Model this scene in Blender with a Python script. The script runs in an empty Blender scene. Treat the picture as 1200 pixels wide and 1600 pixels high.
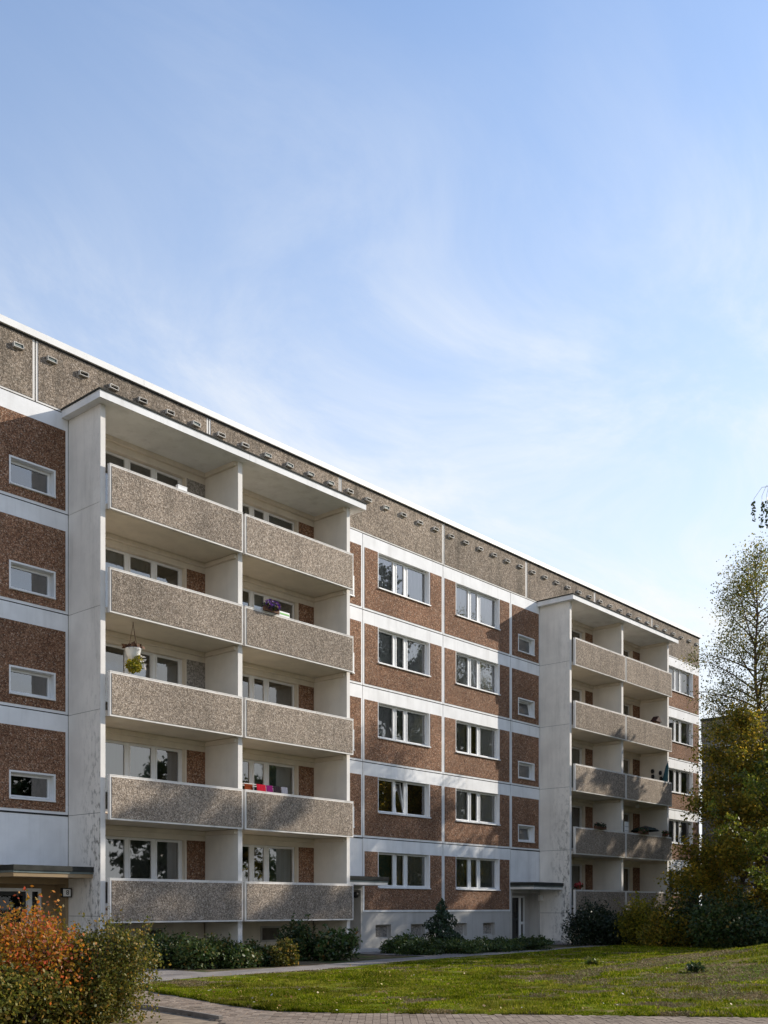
import bpy, bmesh, math, random
import numpy as np
from mathutils import Vector, Matrix, Euler

# ------------------------------------------------------------------ camera, sky, sun, exposure
S = bpy.context.scene
COL = S.collection
F_PX, PHI, CAMX, CAMY, CAMZ, HOR = 1635.0, 0.717454, -15.224, -25.884, 1.55, 1418.56
CC, SS = math.cos(PHI), math.sin(PHI)
cd = bpy.data.cameras.new('camera'); cam = bpy.data.objects.new('camera', cd); COL.objects.link(cam)
cam.location = (CAMX, CAMY, CAMZ); cam.rotation_euler = (math.pi/2, 0, PHI - math.pi/2)
cd.sensor_width = 36; cd.sensor_fit = 'AUTO'; cd.lens = F_PX/1600*36; cd.shift_y = (HOR-800)/1600
cd.clip_start = 0.1; cd.clip_end = 3000
S.camera = cam
SUN = Vector((.806, -.381, .452)).normalized()
sd = bpy.data.lights.new('sun', 'SUN'); sun = bpy.data.objects.new('sun', sd); COL.objects.link(sun)
sd.energy = 3.3; sd.angle = math.radians(0.5); sd.color = (1, .92, .80)
sun.rotation_euler = (-SUN).to_track_quat('-Z', 'Y').to_euler(); sun.location = (40, -40, 40)
W = bpy.data.worlds.new('World'); S.world = W; W.use_nodes = True
wn = W.node_tree.nodes; wl = W.node_tree.links; wn.clear()
def wnode(t, **k):
    n = wn.new(t)
    for a, b in k.items(): setattr(n, a, b)
    return n
sky = wnode('ShaderNodeTexSky'); sky.sky_type = 'NISHITA'; sky.sun_disc = False
sky.sun_elevation = math.asin(SUN.z); sky.sun_rotation = math.atan2(SUN.x, SUN.y)
sky.air_density = 1.0; sky.dust_density = 0.5; sky.ozone_density = 3.0; sky.altitude = 60
tc = wnode('ShaderNodeTexCoord'); sp = wnode('ShaderNodeSeparateXYZ'); wl.new(tc.outputs['Generated'], sp.inputs[0])
def wmath(op, a, b=None):
    n = wnode('ShaderNodeMath', operation=op)
    for i, v in enumerate((a, b)):
        if v is None: continue
        if isinstance(v, (int, float)): n.inputs[i].default_value = v
        else: wl.new(v, n.inputs[i])
    return n.outputs[0]
den = wmath('ADD', wmath('MAXIMUM', sp.outputs[2], 0.0), 0.22)
px = wmath('DIVIDE', sp.outputs[0], den); py = wmath('DIVIDE', sp.outputs[1], den)
cb = wnode('ShaderNodeCombineXYZ'); wl.new(px, cb.inputs[0]); wl.new(py, cb.inputs[1])
mp = wnode('ShaderNodeMapping'); mp.inputs['Rotation'].default_value = (0, 0, 0.5); mp.inputs['Scale'].default_value = (0.85, 1.25, 1); mp.inputs['Location'].default_value = (1.7, 8.2, 0)
wl.new(cb.outputs[0], mp.inputs[0])
def wnoise(scale, detail, rough, dist):
    n = wnode('ShaderNodeTexNoise'); n.inputs['Scale'].default_value = scale; n.inputs['Detail'].default_value = detail
    n.inputs['Roughness'].default_value = rough; n.inputs['Distortion'].default_value = dist; wl.new(mp.outputs[0], n.inputs['Vector']); return n.outputs[0]
def wramp(v, a, b):
    n = wnode('ShaderNodeMapRange', interpolation_type='SMOOTHSTEP'); n.inputs[1].default_value = a; n.inputs[2].default_value = b; wl.new(v, n.inputs[0]); return n.outputs[0]
big = wramp(wnoise(0.9, 3, .5, .3), .36, .66)
fine = wramp(wnoise(2.4, 10, .66, .65), .36, .74)
veil = wmath('MULTIPLY', wmath('POWER', wmath('SUBTRACT', 1.0, wmath('MAXIMUM', sp.outputs[2], 0.0)), 2.7), 1.45)     # a thin veil is seen through a longer path lower down
mask = wmath('MINIMUM', wmath('ADD', wmath('ADD', wmath('MULTIPLY', wmath('MULTIPLY', big, fine), .48), wmath('MULTIPLY', big, .05)), veil), 1.0)
mx = wnode('ShaderNodeMix', data_type='RGBA'); wl.new(mask, mx.inputs['Factor']); wl.new(sky.outputs[0], mx.inputs['A'])
mx.inputs['B'].default_value = (3.75, 3.85, 3.92, 1)
bg = wnode('ShaderNodeBackground'); bg.inputs[1].default_value = 0.15; wl.new(mx.outputs['Result'], bg.inputs[0])
wo = wnode('ShaderNodeOutputWorld'); wl.new(bg.outputs[0], wo.inputs[0])
vs = S.view_settings; vs.view_transform = 'Standard'; vs.look = 'None'; vs.exposure = 0.78; vs.gamma = 1.0; vs.use_curve_mapping = False

# ------------------------------------------------------------------ helpers
R = random.Random(7)
def tag(o, label=None, cat=None, group=None, kind=None):
    if label: o['label'] = label
    if cat: o['category'] = cat
    if group: o['group'] = group
    if kind: o['kind'] = kind
    return o
def link(name, data, mat=None, parent=None, loc=(0, 0, 0)):
    o = bpy.data.objects.new(name, data); COL.objects.link(o); o.location = loc
    if parent: o.parent = parent
    if mat is not None and data is not None and len(data.materials) == 0: data.materials.append(mat)
    return o
def empty(name, loc=(0, 0, 0), rz=0, parent=None):
    o = bpy.data.objects.new(name, None); COL.objects.link(o); o.location = loc; o.rotation_euler = (0, 0, rz)
    o.empty_display_size = .2
    if parent: o.parent = parent
    return o
def mesh_raw(name, v, f, mats=None, mi=None, smooth=False):
    m = bpy.data.meshes.new(name); m.from_pydata([tuple(x) for x in v], [], f)
    for x in (mats or []): m.materials.append(x)
    if mi is not None: m.polygons.foreach_set('material_index', mi)
    if smooth: m.polygons.foreach_set('use_smooth', [True]*len(f))
    m.update(); return m
def mesh_quads(name, V, smooth=False):
    """V: (n,k,3) array of n separate k-gons"""
    n, k = V.shape[:2]; m = bpy.data.meshes.new(name)
    m.vertices.add(n*k); m.vertices.foreach_set('co', V.astype(np.float32).ravel())
    m.loops.add(n*k); m.loops.foreach_set('vertex_index', np.arange(n*k, dtype=np.int32))
    m.polygons.add(n); m.polygons.foreach_set('loop_start', np.arange(0, n*k, k, dtype=np.int32)); m.polygons.foreach_set('loop_total', np.full(n, k, dtype=np.int32))
    m.update(calc_edges=True); return m
class MB:
    def __init__(s): s.v = []; s.f = []; s.mi = []
    def box(s, x0, x1, y0, y1, z0, z1, mi=0):
        b = len(s.v); s.v += [(x, y, z) for z in (z0, z1) for y in (y0, y1) for x in (x0, x1)]
        for q in ((0, 2, 3, 1), (4, 5, 7, 6), (0, 1, 5, 4), (2, 6, 7, 3), (0, 4, 6, 2), (1, 3, 7, 5)):
            s.f.append([b+i for i in q]); s.mi.append(mi)
        return s
    def quad(s, a, b, c, d, mi=0):
        n = len(s.v); s.v += [a, b, c, d]; s.f.append([n, n+1, n+2, n+3]); s.mi.append(mi); return s
    def slab(s, xs, zs, solid, y0, y1, mi=0):
        """grid in XZ, front y0 (towards -Y), back y1; only exposed faces"""
        d = {}
        def V(i, j, k):
            key = (i, j, k)
            if key not in d: d[key] = len(s.v); s.v.append((xs[i], y1 if k else y0, zs[j]))
            return d[key]
        def F(*q): s.f.append(list(q)); s.mi.append(mi)
        for i in range(len(xs)-1):
            for j in range(len(zs)-1):
                if not solid(i, j): continue
                F(V(i, j, 0), V(i+1, j, 0), V(i+1, j+1, 0), V(i, j+1, 0)); F(V(i, j, 1), V(i, j+1, 1), V(i+1, j+1, 1), V(i+1, j, 1))
                def e(a, b): return not (0 <= a < len(xs)-1 and 0 <= b < len(zs)-1 and solid(a, b))
                if e(i-1, j): F(V(i, j, 0), V(i, j+1, 0), V(i, j+1, 1), V(i, j, 1))
                if e(i+1, j): F(V(i+1, j, 0), V(i+1, j, 1), V(i+1, j+1, 1), V(i+1, j+1, 0))
                if e(i, j-1): F(V(i, j, 0), V(i, j, 1), V(i+1, j, 1), V(i+1, j, 0))
                if e(i, j+1): F(V(i, j+1, 0), V(i+1, j+1, 0), V(i+1, j+1, 1), V(i, j+1, 1))
        return s
    def tube(s, pts, rad, n=6, mi=0, cap=True):
        b = len(s.v); up = Vector((.31, .17, .93))
        for i, p in enumerate(pts):
            p = Vector(p); a = Vector(pts[max(i-1, 0)]); c = Vector(pts[min(i+1, len(pts)-1)])
            t = (c-a).normalized(); x = t.cross(up)
            if x.length < .05: x = t.cross(Vector((1, 0, 0)))
            x.normalize(); y = t.cross(x); r = rad[i] if hasattr(rad, '__len__') else rad
            for k in range(n):
                an = 2*math.pi*k/n; s.v.append(tuple(p + x*(r*math.cos(an)) + y*(r*math.sin(an))))
        for i in range(len(pts)-1):
            for k in range(n):
                k2 = (k+1) % n; s.f.append([b+i*n+k, b+i*n+k2, b+(i+1)*n+k2, b+(i+1)*n+k]); s.mi.append(mi)
        if cap:
            s.f.append([b+k for k in range(n)]); s.mi.append(mi); e = b+(len(pts)-1)*n; s.f.append([e+n-1-k for k in range(n)]); s.mi.append(mi)
        return s
    def lathe(s, prof, c=(0, 0, 0), n=12, mi=0):
        b = len(s.v)
        for r, z in prof:
            for k in range(n): an = 2*math.pi*k/n; s.v.append((c[0]+r*math.cos(an), c[1]+r*math.sin(an), c[2]+z))
        for i in range(len(prof)-1):
            for k in range(n):
                k2 = (k+1) % n; s.f.append([b+i*n+k, b+i*n+k2, b+(i+1)*n+k2, b+(i+1)*n+k]); s.mi.append(mi)
        return s
    def mesh(s, name, *mats, smooth=False): return mesh_raw(name, s.v, s.f, mats, s.mi, smooth)
def put(name, mb, mats, parent=None, loc=(0, 0, 0), smooth=False):
    if not isinstance(mats, (list, tuple)): mats = [mats]
    return link(name, mb.mesh(name, *mats, smooth=smooth), None, parent, loc)
def pix(u, v, z=0.0, t=None):
    """a point of the ground (or at depth t) as world coordinates"""
    a = (u-600)/F_PX
    if t is None: t = (CAMZ-z)*F_PX/(v-HOR)
    return Vector((CAMX + t*(CC+a*SS), CAMY + t*(SS-a*CC), CAMZ + (HOR-v)/F_PX*t))

# ------------------------------------------------------------------ materials
def newmat(name):
    m = bpy.data.materials.new(name); m.use_nodes = True; n = m.node_tree.nodes; n.clear()
    return m, n, m.node_tree.links
class NT:
    def __init__(s, name): s.m, s.n, s.l = newmat(name); s._pos = None
    def node(s, t, **k):
        x = s.n.new(t)
        for a, b in k.items(): setattr(x, a, b)
        return x
    def put(s, sock, v):
        if isinstance(v, bpy.types.NodeSocket): s.l.new(v, sock)
        elif v is not None: sock.default_value = v
    def pos(s):
        if s._pos is None: s._pos = s.node('ShaderNodeNewGeometry')
        return s._pos.outputs['Position']
    def isl(s):
        s.pos(); return s._pos.outputs['Random Per Island']
    def mapv(s, scale=(1, 1, 1), v=None):
        x = s.node('ShaderNodeMapping'); x.inputs['Scale'].default_value = scale; s.l.new(v or s.pos(), x.inputs[0]); return x.outputs[0]
    def noise(s, scale, detail=4, rough=.55, v=None, dist=0):
        x = s.node('ShaderNodeTexNoise'); x.inputs['Scale'].default_value = scale; x.inputs['Detail'].default_value = detail
        x.inputs['Roughness'].default_value = rough; x.inputs['Distortion'].default_value = dist; s.l.new(v or s.pos(), x.inputs['Vector']); return x.outputs[0]
    def vor(s, scale, v=None):
        x = s.node('ShaderNodeTexVoronoi'); x.inputs['Scale'].default_value = scale; s.l.new(v or s.pos(), x.inputs['Vector']); return x
    def ramp(s, v, stops, interp='LINEAR'):
        x = s.node('ShaderNodeValToRGB'); cr = x.color_ramp; cr.interpolation = interp
        while len(cr.elements) < len(stops): cr.elements.new(.5)
        for e, (p, c) in zip(cr.elements, stops): e.position = p; e.color = (*c, 1) if len(c) == 3 else c
        s.l.new(v, x.inputs[0]); return x.outputs[0]
    def rng(s, v, a, b, c=0., d=1.):
        x = s.node('ShaderNodeMapRange', interpolation_type='SMOOTHSTEP')
        for i, q in enumerate((a, b, c, d)): x.inputs[i+1].default_value = q
        s.l.new(v, x.inputs[0]); return x.outputs[0]
    def math(s, op, a, b=0.):
        x = s.node('ShaderNodeMath', operation=op); s.put(x.inputs[0], a); s.put(x.inputs[1], b); return x.outputs[0]
    def mix(s, f, a, b, blend='MIX'):
        x = s.node('ShaderNodeMix', data_type='RGBA', blend_type=blend); s.put(x.inputs['Factor'], f)
        for k, v in (('A', a), ('B', b)): s.put(x.inputs[k], (*v, 1) if isinstance(v, tuple) and len(v) == 3 else v)
        return x.outputs['Result']
    def scale(s, c, k):
        x = s.node('ShaderNodeVectorMath', operation='SCALE'); s.put(x.inputs[0], c); s.put(x.inputs['Scale'], k); return x.outputs[0]
    def out(s, c, rough=.85, spec=.3, metal=0., bump=None, bstr=.3, bdist=.02):
        p = s.node('ShaderNodeBsdfPrincipled'); s.put(p.inputs['Base Color'], (*c, 1) if isinstance(c, tuple) and len(c) == 3 else c)
        s.put(p.inputs['Roughness'], rough); p.inputs['Specular IOR Level'].default_value = spec; s.put(p.inputs['Metallic'], metal)
        if bump is not None:
            b = s.node('ShaderNodeBump'); b.inputs['Strength'].default_value = bstr; b.inputs['Distance'].default_value = bdist; s.l.new(bump, b.inputs['Height']); s.l.new(b.outputs[0], p.inputs['Normal'])
        o = s.node('ShaderNodeOutputMaterial'); s.l.new(p.outputs[0], o.inputs[0]); return s.m
def plain(name, c, rough=.7, var=.12, sc=3., spec=.3, metal=0.):
    t = NT(name); n = t.noise(sc, 5); k = t.rng(n, .3, .7, 1-var, 1+var)
    return t.out(t.scale((*c,), k), rough, spec, metal)
def aggregate(name, stops, sc, lo, hi, stain=0., grout=(.07, .055, .045)):
    t = NT(name)
    v1 = t.vor(sc); s1 = t.node('ShaderNodeSeparateColor'); t.l.new(v1.outputs['Color'], s1.inputs[0])
    c = t.ramp(s1.outputs[0], stops)
    v2 = t.vor(sc*.47); s2 = t.node('ShaderNodeSeparateColor'); t.l.new(v2.outputs['Color'], s2.inputs[0])
    c = t.scale(c, t.rng(s2.outputs[1], 0, 1, .76, 1.24))
    c = t.mix(t.rng(v1.outputs['Distance'], .42, .75, 0, .55), c, grout)
    oi = t.node('ShaderNodeObjectInfo'); k = t.math('MULTIPLY', t.rng(t.noise(.45, 5, .6), .3, .7, lo, hi), t.rng(oi.outputs['Random'], 0, 1, .9, 1.1)); c = t.scale(c, k)
    if stain:
        st = t.noise(1, 6, .65, t.mapv((1.7, 1.7, .22))); dk = t.rng(st, .46, .72, 0, stain); c = t.mix(dk, c, (.05, .045, .035))
        bl = t.noise(.9, 5, .65); c = t.mix(t.rng(bl, .52, .74, 0, stain*.7), c, (.09, .085, .06))
    return t.out(c, .92, .2, bump=v1.outputs['Distance'], bstr=.45, bdist=.02)
M = {}
M['brown'] = aggregate('brown_pebble_dash', [(0, (.095, .043, .026)), (.25, (.185, .090, .051)), (.5, (.255, .128, .072)), (.75, (.325, .178, .104)), (.93, (.40, .26, .172)), (1, (.49, .38, .30))], 40, .82, 1.18, .16)
M['attic'] = aggregate('grey_attic_pebble', [(0, (.16, .125, .09)), (.3, (.27, .213, .16)), (.6, (.345, .277, .213)), (.9, (.41, .34, .27)), (1, (.52, .45, .38))], 34, .80, 1.15, .60)
M['balus'] = aggregate('grey_beige_pebble', [(0, (.18, .14, .105)), (.3, (.325, .26, .20)), (.6, (.405, .33, .26)), (.88, (.48, .40, .325)), (1, (.60, .53, .45))], 42, .84, 1.10, .30)
M['greyfield'] = aggregate('grey_painted_pebble', [(0, (.27, .245, .215)), (1, (.36, .33, .295))], 31, .9, 1.1)
def paint(name, c, dirt=.35, algae=False, warm=None):
    t = NT(name); base = t.scale((*c,), t.rng(t.noise(1.3, 5), .3, .7, .93, 1.05))
    st = t.noise(1, 6, .6, t.mapv((2.2, 2.2, .25))); base = t.mix(t.rng(st, .46, .76, 0, dirt), base, (.26, .235, .20)); s3 = t.noise(1, 5, .7, t.mapv((7, 7, .35))); base = t.mix(t.rng(s3, .58, .8, 0, dirt*.9), base, (.16, .145, .12))
    if algae:
        s = t.node('ShaderNodeSeparateXYZ'); t.l.new(t.pos(), s.inputs[0])
        mz = t.rng(s.outputs[2], 2.0, 8.5, 1., .12); my = t.rng(s.outputs[1], -1.75, -.2, 1., 0.)
        n1 = t.noise(1, 8, .7, t.mapv((8, 8, 4))); n2 = t.noise(1, 7, .65, t.mapv((9, 9, .6)))
        a = t.math('MULTIPLY', t.math('MULTIPLY', mz, my), t.rng(n1, .49, .62, 0, .9)); a2 = t.math('MULTIPLY', t.math('MULTIPLY', mz, my), t.rng(n2, .5, .72, 0, .45))
        base = t.mix(t.math('MINIMUM', t.math('ADD', a, a2), .72), base, (.06, .055, .042))
    return t.out(base, .75, .3, bump=t.noise(40, 3), bstr=.08, bdist=.01)
M['white'] = paint('white_concrete_paint', (.80, .80, .80), .24)
M['trim'] = paint('white_edge_trim', (.74, .71, .67), .4)
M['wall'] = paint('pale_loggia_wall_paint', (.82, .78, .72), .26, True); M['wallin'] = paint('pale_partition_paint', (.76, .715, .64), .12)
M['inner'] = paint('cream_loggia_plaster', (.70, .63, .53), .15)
M['plinth'] = paint('grey_plinth_render', (.47, .45, .42), .45)
M['beige'] = paint('beige_entrance_paint', (.30, .215, .12), .3)
M['frame'] = plain('white_window_frame', (.74, .74, .73), .35, .03, 2., .5)
M['door'] = plain('dark_door_panel', (.03, .03, .032), .4, .1)
M['sill'] = plain('white_sill_metal', (.76, .76, .76), .4, .05)
M['joint'] = plain('dark_joint_sealant', (.035, .035, .035), .9, .1)
M['grout'] = plain('grey_joint_mortar', (.16, .155, .15), .9, .2)
M['vent'] = plain('weathered_vent_frame', (.58, .55, .50), .8, .25)
M['felt'] = plain('dark_roofing_felt', (.035, .035, .03), .9, .3)
M['zinc'] = plain('zinc_flashing', (.13, .16, .155), .6, .2, 3, .4, .2)
M['coping'] = plain('white_roof_flashing', (.8, .79, .77), .5, .04)
M['dark'] = plain('dark_interior', (.035, .034, .032), .95, .2)
M['room'] = plain('room_back_wall', (.10, .09, .075), .95, .2)
M['black'] = plain('black_plastic', (.015, .015, .015), .45, .1)
M['bgband'] = plain('grey_band', (.2, .195, .19), .9, .15)
M['bgwall'] = aggregate('dark_grey_pebble', [(0, (.05, .045, .04)), (1, (.17, .15, .13))], 9, .85, 1.1, .2)
def glass(name, ior, tint=(.9, .95, .93)):
    t = NT(name); f = t.node('ShaderNodeFresnel'); f.inputs['IOR'].default_value = ior
    b = t.node('ShaderNodeBump'); b.inputs['Strength'].default_value = .05; b.inputs['Distance'].default_value = .02; t.l.new(t.noise(1.6, 2), b.inputs['Height'])
    g = t.node('ShaderNodeBsdfGlossy'); g.inputs['Roughness'].default_value = .015; g.inputs['Color'].default_value = (1, 1, 1, 1); t.l.new(b.outputs[0], g.inputs['Normal'])
    tr = t.node('ShaderNodeBsdfTransparent'); tr.inputs[0].default_value = (*tint, 1)
    m = t.node('ShaderNodeMixShader'); t.l.new(f.outputs[0], m.inputs[0]); t.l.new(tr.outputs[0], m.inputs[1]); t.l.new(g.outputs[0], m.inputs[2])
    o = t.node('ShaderNodeOutputMaterial'); t.l.new(m.outputs[0], o.inputs[0]); return t.m
M['glass'] = glass('double_glazing', 2.7, (.95, .97, .96))
M['doorglass'] = glass('dark_door_glass', 1.5, (.4, .4, .4))
def cloth(name, c, tr=.3):
    t = NT(name); d = t.node('ShaderNodeBsdfDiffuse'); d.inputs[0].default_value = (*c, 1); q = t.node('ShaderNodeBsdfTranslucent'); q.inputs[0].default_value = (*c, 1)
    m = t.node('ShaderNodeMixShader'); m.inputs[0].default_value = tr; t.l.new(d.outputs[0], m.inputs[1]); t.l.new(q.outputs[0], m.inputs[2])
    o = t.node('ShaderNodeOutputMaterial'); t.l.new(m.outputs[0], o.inputs[0]); return t.m
CUR = {'white': cloth('white_net_curtain', (.9, .9, .92)), 'grey': cloth('grey_curtain', (.26, .26, .245)), 'green': cloth('green_curtain', (.15, .25, .20)), 'net': cloth('dim_net_curtain', (.5, .53, .52)),
       'yellow': cloth('ochre_curtain', (.16, .11, .03)), 'brown': cloth('dark_brown_curtain', (.07, .05, .045)), 'blind': cloth('grey_blind', (.2, .22, .22)), 'teal': cloth('grey_green_curtain', (.27, .34, .31))}
def leafmat(name, stops, tr=.35, rough=.5, clump=None):
    t = NT(name); c = t.ramp(t.isl(), stops)
    c = t.scale(c, t.rng(t.noise(clump or 1.2, 3), .3, .7, .72, 1.28))
    p = t.node('ShaderNodeBsdfPrincipled'); t.l.new(c, p.inputs['Base Color']); p.inputs['Roughness'].default_value = rough; p.inputs['Specular IOR Level'].default_value = .35
    q = t.node('ShaderNodeBsdfTranslucent'); t.l.new(c, q.inputs[0]); m = t.node('ShaderNodeMixShader'); m.inputs[0].default_value = tr
    t.l.new(p.outputs[0], m.inputs[1]); t.l.new(q.outputs[0], m.inputs[2]); o = t.node('ShaderNodeOutputMaterial'); t.l.new(m.outputs[0], o.inputs[0]); return t.m
M['bark'] = plain('dark_bark', (.06, .045, .035), .95, .4, 9)
M['birchbark'] = plain('brown_birch_bark', (.12, .08, .06), .9, .5, 7)
L = {}
L['birch'] = leafmat('birch_leaf', [(0, (.045, .07, .014)), (.5, (.10, .12, .022)), (.85, (.19, .16, .03)), (1, (.28, .18, .035))], .5)
L['birchleaf'] = leafmat('light_birch_leaf', [(0, (.08, .10, .02)), (.5, (.16, .17, .03)), (.85, (.27, .22, .035)), (1, (.36, .24, .04))], .6)
L['autumn'] = leafmat('autumn_leaf', [(0, (.09, .10, .014)), (.35, (.19, .18, .02)), (.7, (.33, .25, .028)), (1, (.50, .30, .035))], .6)
L['maple'] = leafmat('yellow_green_leaf', [(0, (.06, .095, .012)), (.5, (.13, .165, .02)), (1, (.30, .26, .03))], .45)
L['green'] = leafmat('dark_green_leaf', [(0, (.014, .035, .009)), (.6, (.035, .065, .015)), (.9, (.07, .085, .02)), (1, (.15, .10, .03))], .25)
L['shrub'] = leafmat('shrub_leaf', [(0, (.02, .045, .01)), (.6, (.055, .09, .018)), (.9, (.10, .11, .025)), (1, (.2, .12, .03))], .3)
L['hedge'] = leafmat('olive_hedge_leaf', [(0, (.05, .065, .01)), (.5, (.13, .135, .02)), (.85, (.23, .18, .03)), (1, (.42, .24, .05))], .45)
L['orange'] = leafmat('orange_autumn_leaf', [(0, (.10, .10, .012)), (.25, (.30, .19, .018)), (.5, (.48, .22, .02)), (.8, (.60, .17, .025)), (.94, (.60, .10, .05)), (1, (.7, .45, .3))], .5)
L['yew'] = leafmat('yew_needle', [(0, (.006, .014, .006)), (1, (.02, .035, .012))], .1)
L['conifer'] = leafmat('conifer_needle', [(0, (.012, .03, .016)), (1, (.04, .07, .03))], .15)
L['juniper'] = leafmat('juniper_needle', [(0, (.018, .04, .01)), (.8, (.05, .085, .016)), (1, (.11, .12, .02))], .2)
L['forsythia'] = leafmat('yellow_bush_leaf', [(0, (.09, .12, .014)), (.5, (.24, .23, .022)), (1, (.45, .33, .03))], .5)
L['rhodo'] = leafmat('glossy_leaf', [(0, (.02, .05, .012)), (.7, (.06, .10, .025)), (.95, (.16, .15, .06)), (1, (.3, .12, .03))], .15, .3)

# ------------------------------------------------------------------ ground, paths, lawn
def mound(x, y): return .78*np.exp(-(((x-14.5)/6.0)**2 + ((y+18.0)/4.6)**2))
t = NT('soil_and_thin_grass'); n1 = t.noise(.8, 8, .65); n2 = t.noise(9, 6, .7)
c = t.mix(t.rng(n1, .42, .6), (.13, .095, .06), (.05, .065, .02)); c = t.scale(c, t.rng(n2, .25, .75, .6, 1.4)); M['soil'] = t.out(c, .95, .1, bump=n2, bstr=.5, bdist=.04)
gm = MB(); GX = [-900, -300, -120, -60, -35, -20, -10, 0, 10, 20, 30, 45, 70, 120, 300, 900]
for i in range(len(GX)-1):
    for j in range(len(GX)-1): gm.quad((GX[i], GX[j], -.02), (GX[i+1], GX[j], -.02), (GX[i+1], GX[j+1], -.02), (GX[i], GX[j+1], -.02))
tag(put('ground', gm, M['soil']), 'flat brown soil and thin grass around the block', kind='structure')
def interp(tab, x):
    xs, ys = zip(*tab); return float(np.interp(x, xs, ys))
NEAR = [(100, 1530), (180, 1541), (240, 1551), (300, 1561), (345, 1570), (430, 1581), (530, 1584), (700, 1585), (900, 1587), (1200, 1591), (2200, 1604)]
FAR = [(100, 1545), (240, 1534), (330, 1526), (420, 1521), (500, 1516), (640, 1501), (760, 1493), (850, 1486), (900, 1481)]
def tnear(a): return CAMZ*F_PX/(interp(NEAR, 600+F_PX*a)-HOR)
def tfar(a):
    u = 600+F_PX*a
    return CAMZ*F_PX/(interp(FAR, u)-HOR) if u < 900 else min((-4.75-CAMY)/max(SS-a*CC, .05), 75)
t = NT('lawn_turf'); nA = t.noise(.55, 7, .62); nB = t.noise(7, 7, .7); nC = t.noise(1.1, 5, .6, t.mapv((1, 1.8, 1)))
c = t.mix(t.rng(nA, .35, .62), (.075, .115, .008), (.13, .15, .014)); c = t.mix(t.rng(nC, .50, .60, 0, .9), c, (.22, .155, .085)); c = t.scale(c, t.rng(nB, .25, .75, .5, 1.5))
M['lawn'] = t.out(c, 1.0, .02, bump=nB, bstr=.6, bdist=.05)
lm = MB(); NA, NTT = 150, 60; rows = []
for i in range(NA+1):
    a = -.225 + (1.0+.225)*(i/NA)**1.3; t0, t1 = tnear(a), tfar(a)
    if a < -.215: t1 = max(t0+.02, t1)
    for j in range(NTT+1):
        tt = t0+(t1-t0)*(j/NTT)**1.2; x = CAMX+tt*(CC+a*SS); y = CAMY+tt*(SS-a*CC)
        e = min(1, (tt-t0)/.15, max(0, (t1-tt))/.6)
        lm.v.append((x, y, .004+.03*e+float(mound(x, y))*min(1, (tt-t0)/2.5)))
for i in range(NA):
    for j in range(NTT): k = i*(NTT+1)+j; lm.f.append([k, k+NTT+1, k+NTT+2, k+1]); lm.mi.append(0)
lawn = tag(put('lawn', lm, M['lawn'], smooth=True), 'sunlit green lawn with bare patches and a low mound', kind='structure')
# grass blades
rng = np.random.default_rng(3)
def lawn_z(x, y, t_, t0, t1):
    e = np.clip(np.minimum((t_-t0)/.15, (t1-t_)/.6), 0, 1); return .004+.03*e+mound(x, y)*np.minimum(1, (t_-t0)/2.5)
def vnoise(x, y, s, seed):
    r = np.random.default_rng(seed); g = r.random((64, 64)); X = x*s; Y = y*s; i = np.floor(X).astype(int); j = np.floor(Y).astype(int); fx = X-i; fy = Y-j
    fx = fx*fx*(3-2*fx); fy = fy*fy*(3-2*fy); q = lambda a, b: g[a % 64, b % 64]
    return (q(i, j)*(1-fx)+q(i+1, j)*fx)*(1-fy)+(q(i, j+1)*(1-fx)+q(i+1, j+1)*fx)*fy
NB = 430000
aa = np.where(rng.random(NB) < .78, rng.uniform(-.22, .46, NB), rng.uniform(.46, .85, NB)); tn = np.array([tnear(a) for a in np.linspace(-.23, .87, 400)]); tf = np.array([tfar(a) for a in np.linspace(-.23, .87, 400)])
ta = np.interp(aa, np.linspace(-.23, .87, 400), tn); tb = np.interp(aa, np.linspace(-.23, .87, 400), tf)
q = rng.random(NB); tt = ta + (np.minimum(tb, 60)-ta)*q**1.5
gx = CAMX+tt*(CC+aa*SS); gy = CAMY+tt*(SS-aa*CC)
bare = vnoise(gx, gy*1.6, .55, 5)*.5+vnoise(gx, gy*1.6, 1.6, 6)*.35+vnoise(gx, gy, 4, 8)*.15
onm = np.exp(-(((gx-8.5)/5.5)**2+((gy+16.6)/3.4)**2))
keep = bare > (.37 + .24*np.clip(onm*1.5, 0, 1)) - rng.random(NB)*.12
keep &= (tb-ta) > .3
dry = (~keep) & ((tb-ta) > .3) & (rng.random(NB) < .8)
dx_, dy_, dt_, da_, db_ = gx[dry], gy[dry], tt[dry], ta[dry], tb[dry]
gx, gy, tt, ta, tb = gx[keep], gy[keep], tt[keep], ta[keep], tb[keep]; n = len(gx)
gz = lawn_z(gx, gy, tt, ta, tb)-.01
h = rng.uniform(.025, .065, n)*np.clip(.25+2.0*(.45*vnoise(gx, gy, 1.1, 9)+.65*vnoise(gx, gy, 3.4, 10)-.1)**1.6, .25, 2.4); h = h*np.clip((tb-tt)/2.5, .3, 1); wd = .006+.00035*tt*rng.uniform(.7, 1.4, n)*1.6; an = rng.uniform(0, 2*np.pi, n); ln = rng.uniform(.1, .9, n)*h; la = rng.uniform(0, 2*np.pi, n)
P = np.stack([gx, gy, gz], 1); sx = np.stack([np.cos(an)*wd, np.sin(an)*wd, 0*wd], 1)
tip = P+np.stack([np.cos(la)*ln, np.sin(la)*ln, h], 1)
gme = mesh_quads('grass', np.stack([P-sx, P+sx, tip], 1)); 
t = NT('grass_blade'); nA = t.noise(.6, 5); c = t.ramp(t.isl(), [(0, (.05, .085, .003)), (.4, (.13, .175, .004)), (.8, (.24, .25, .008)), (1, (.40, .32, .07))])
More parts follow.
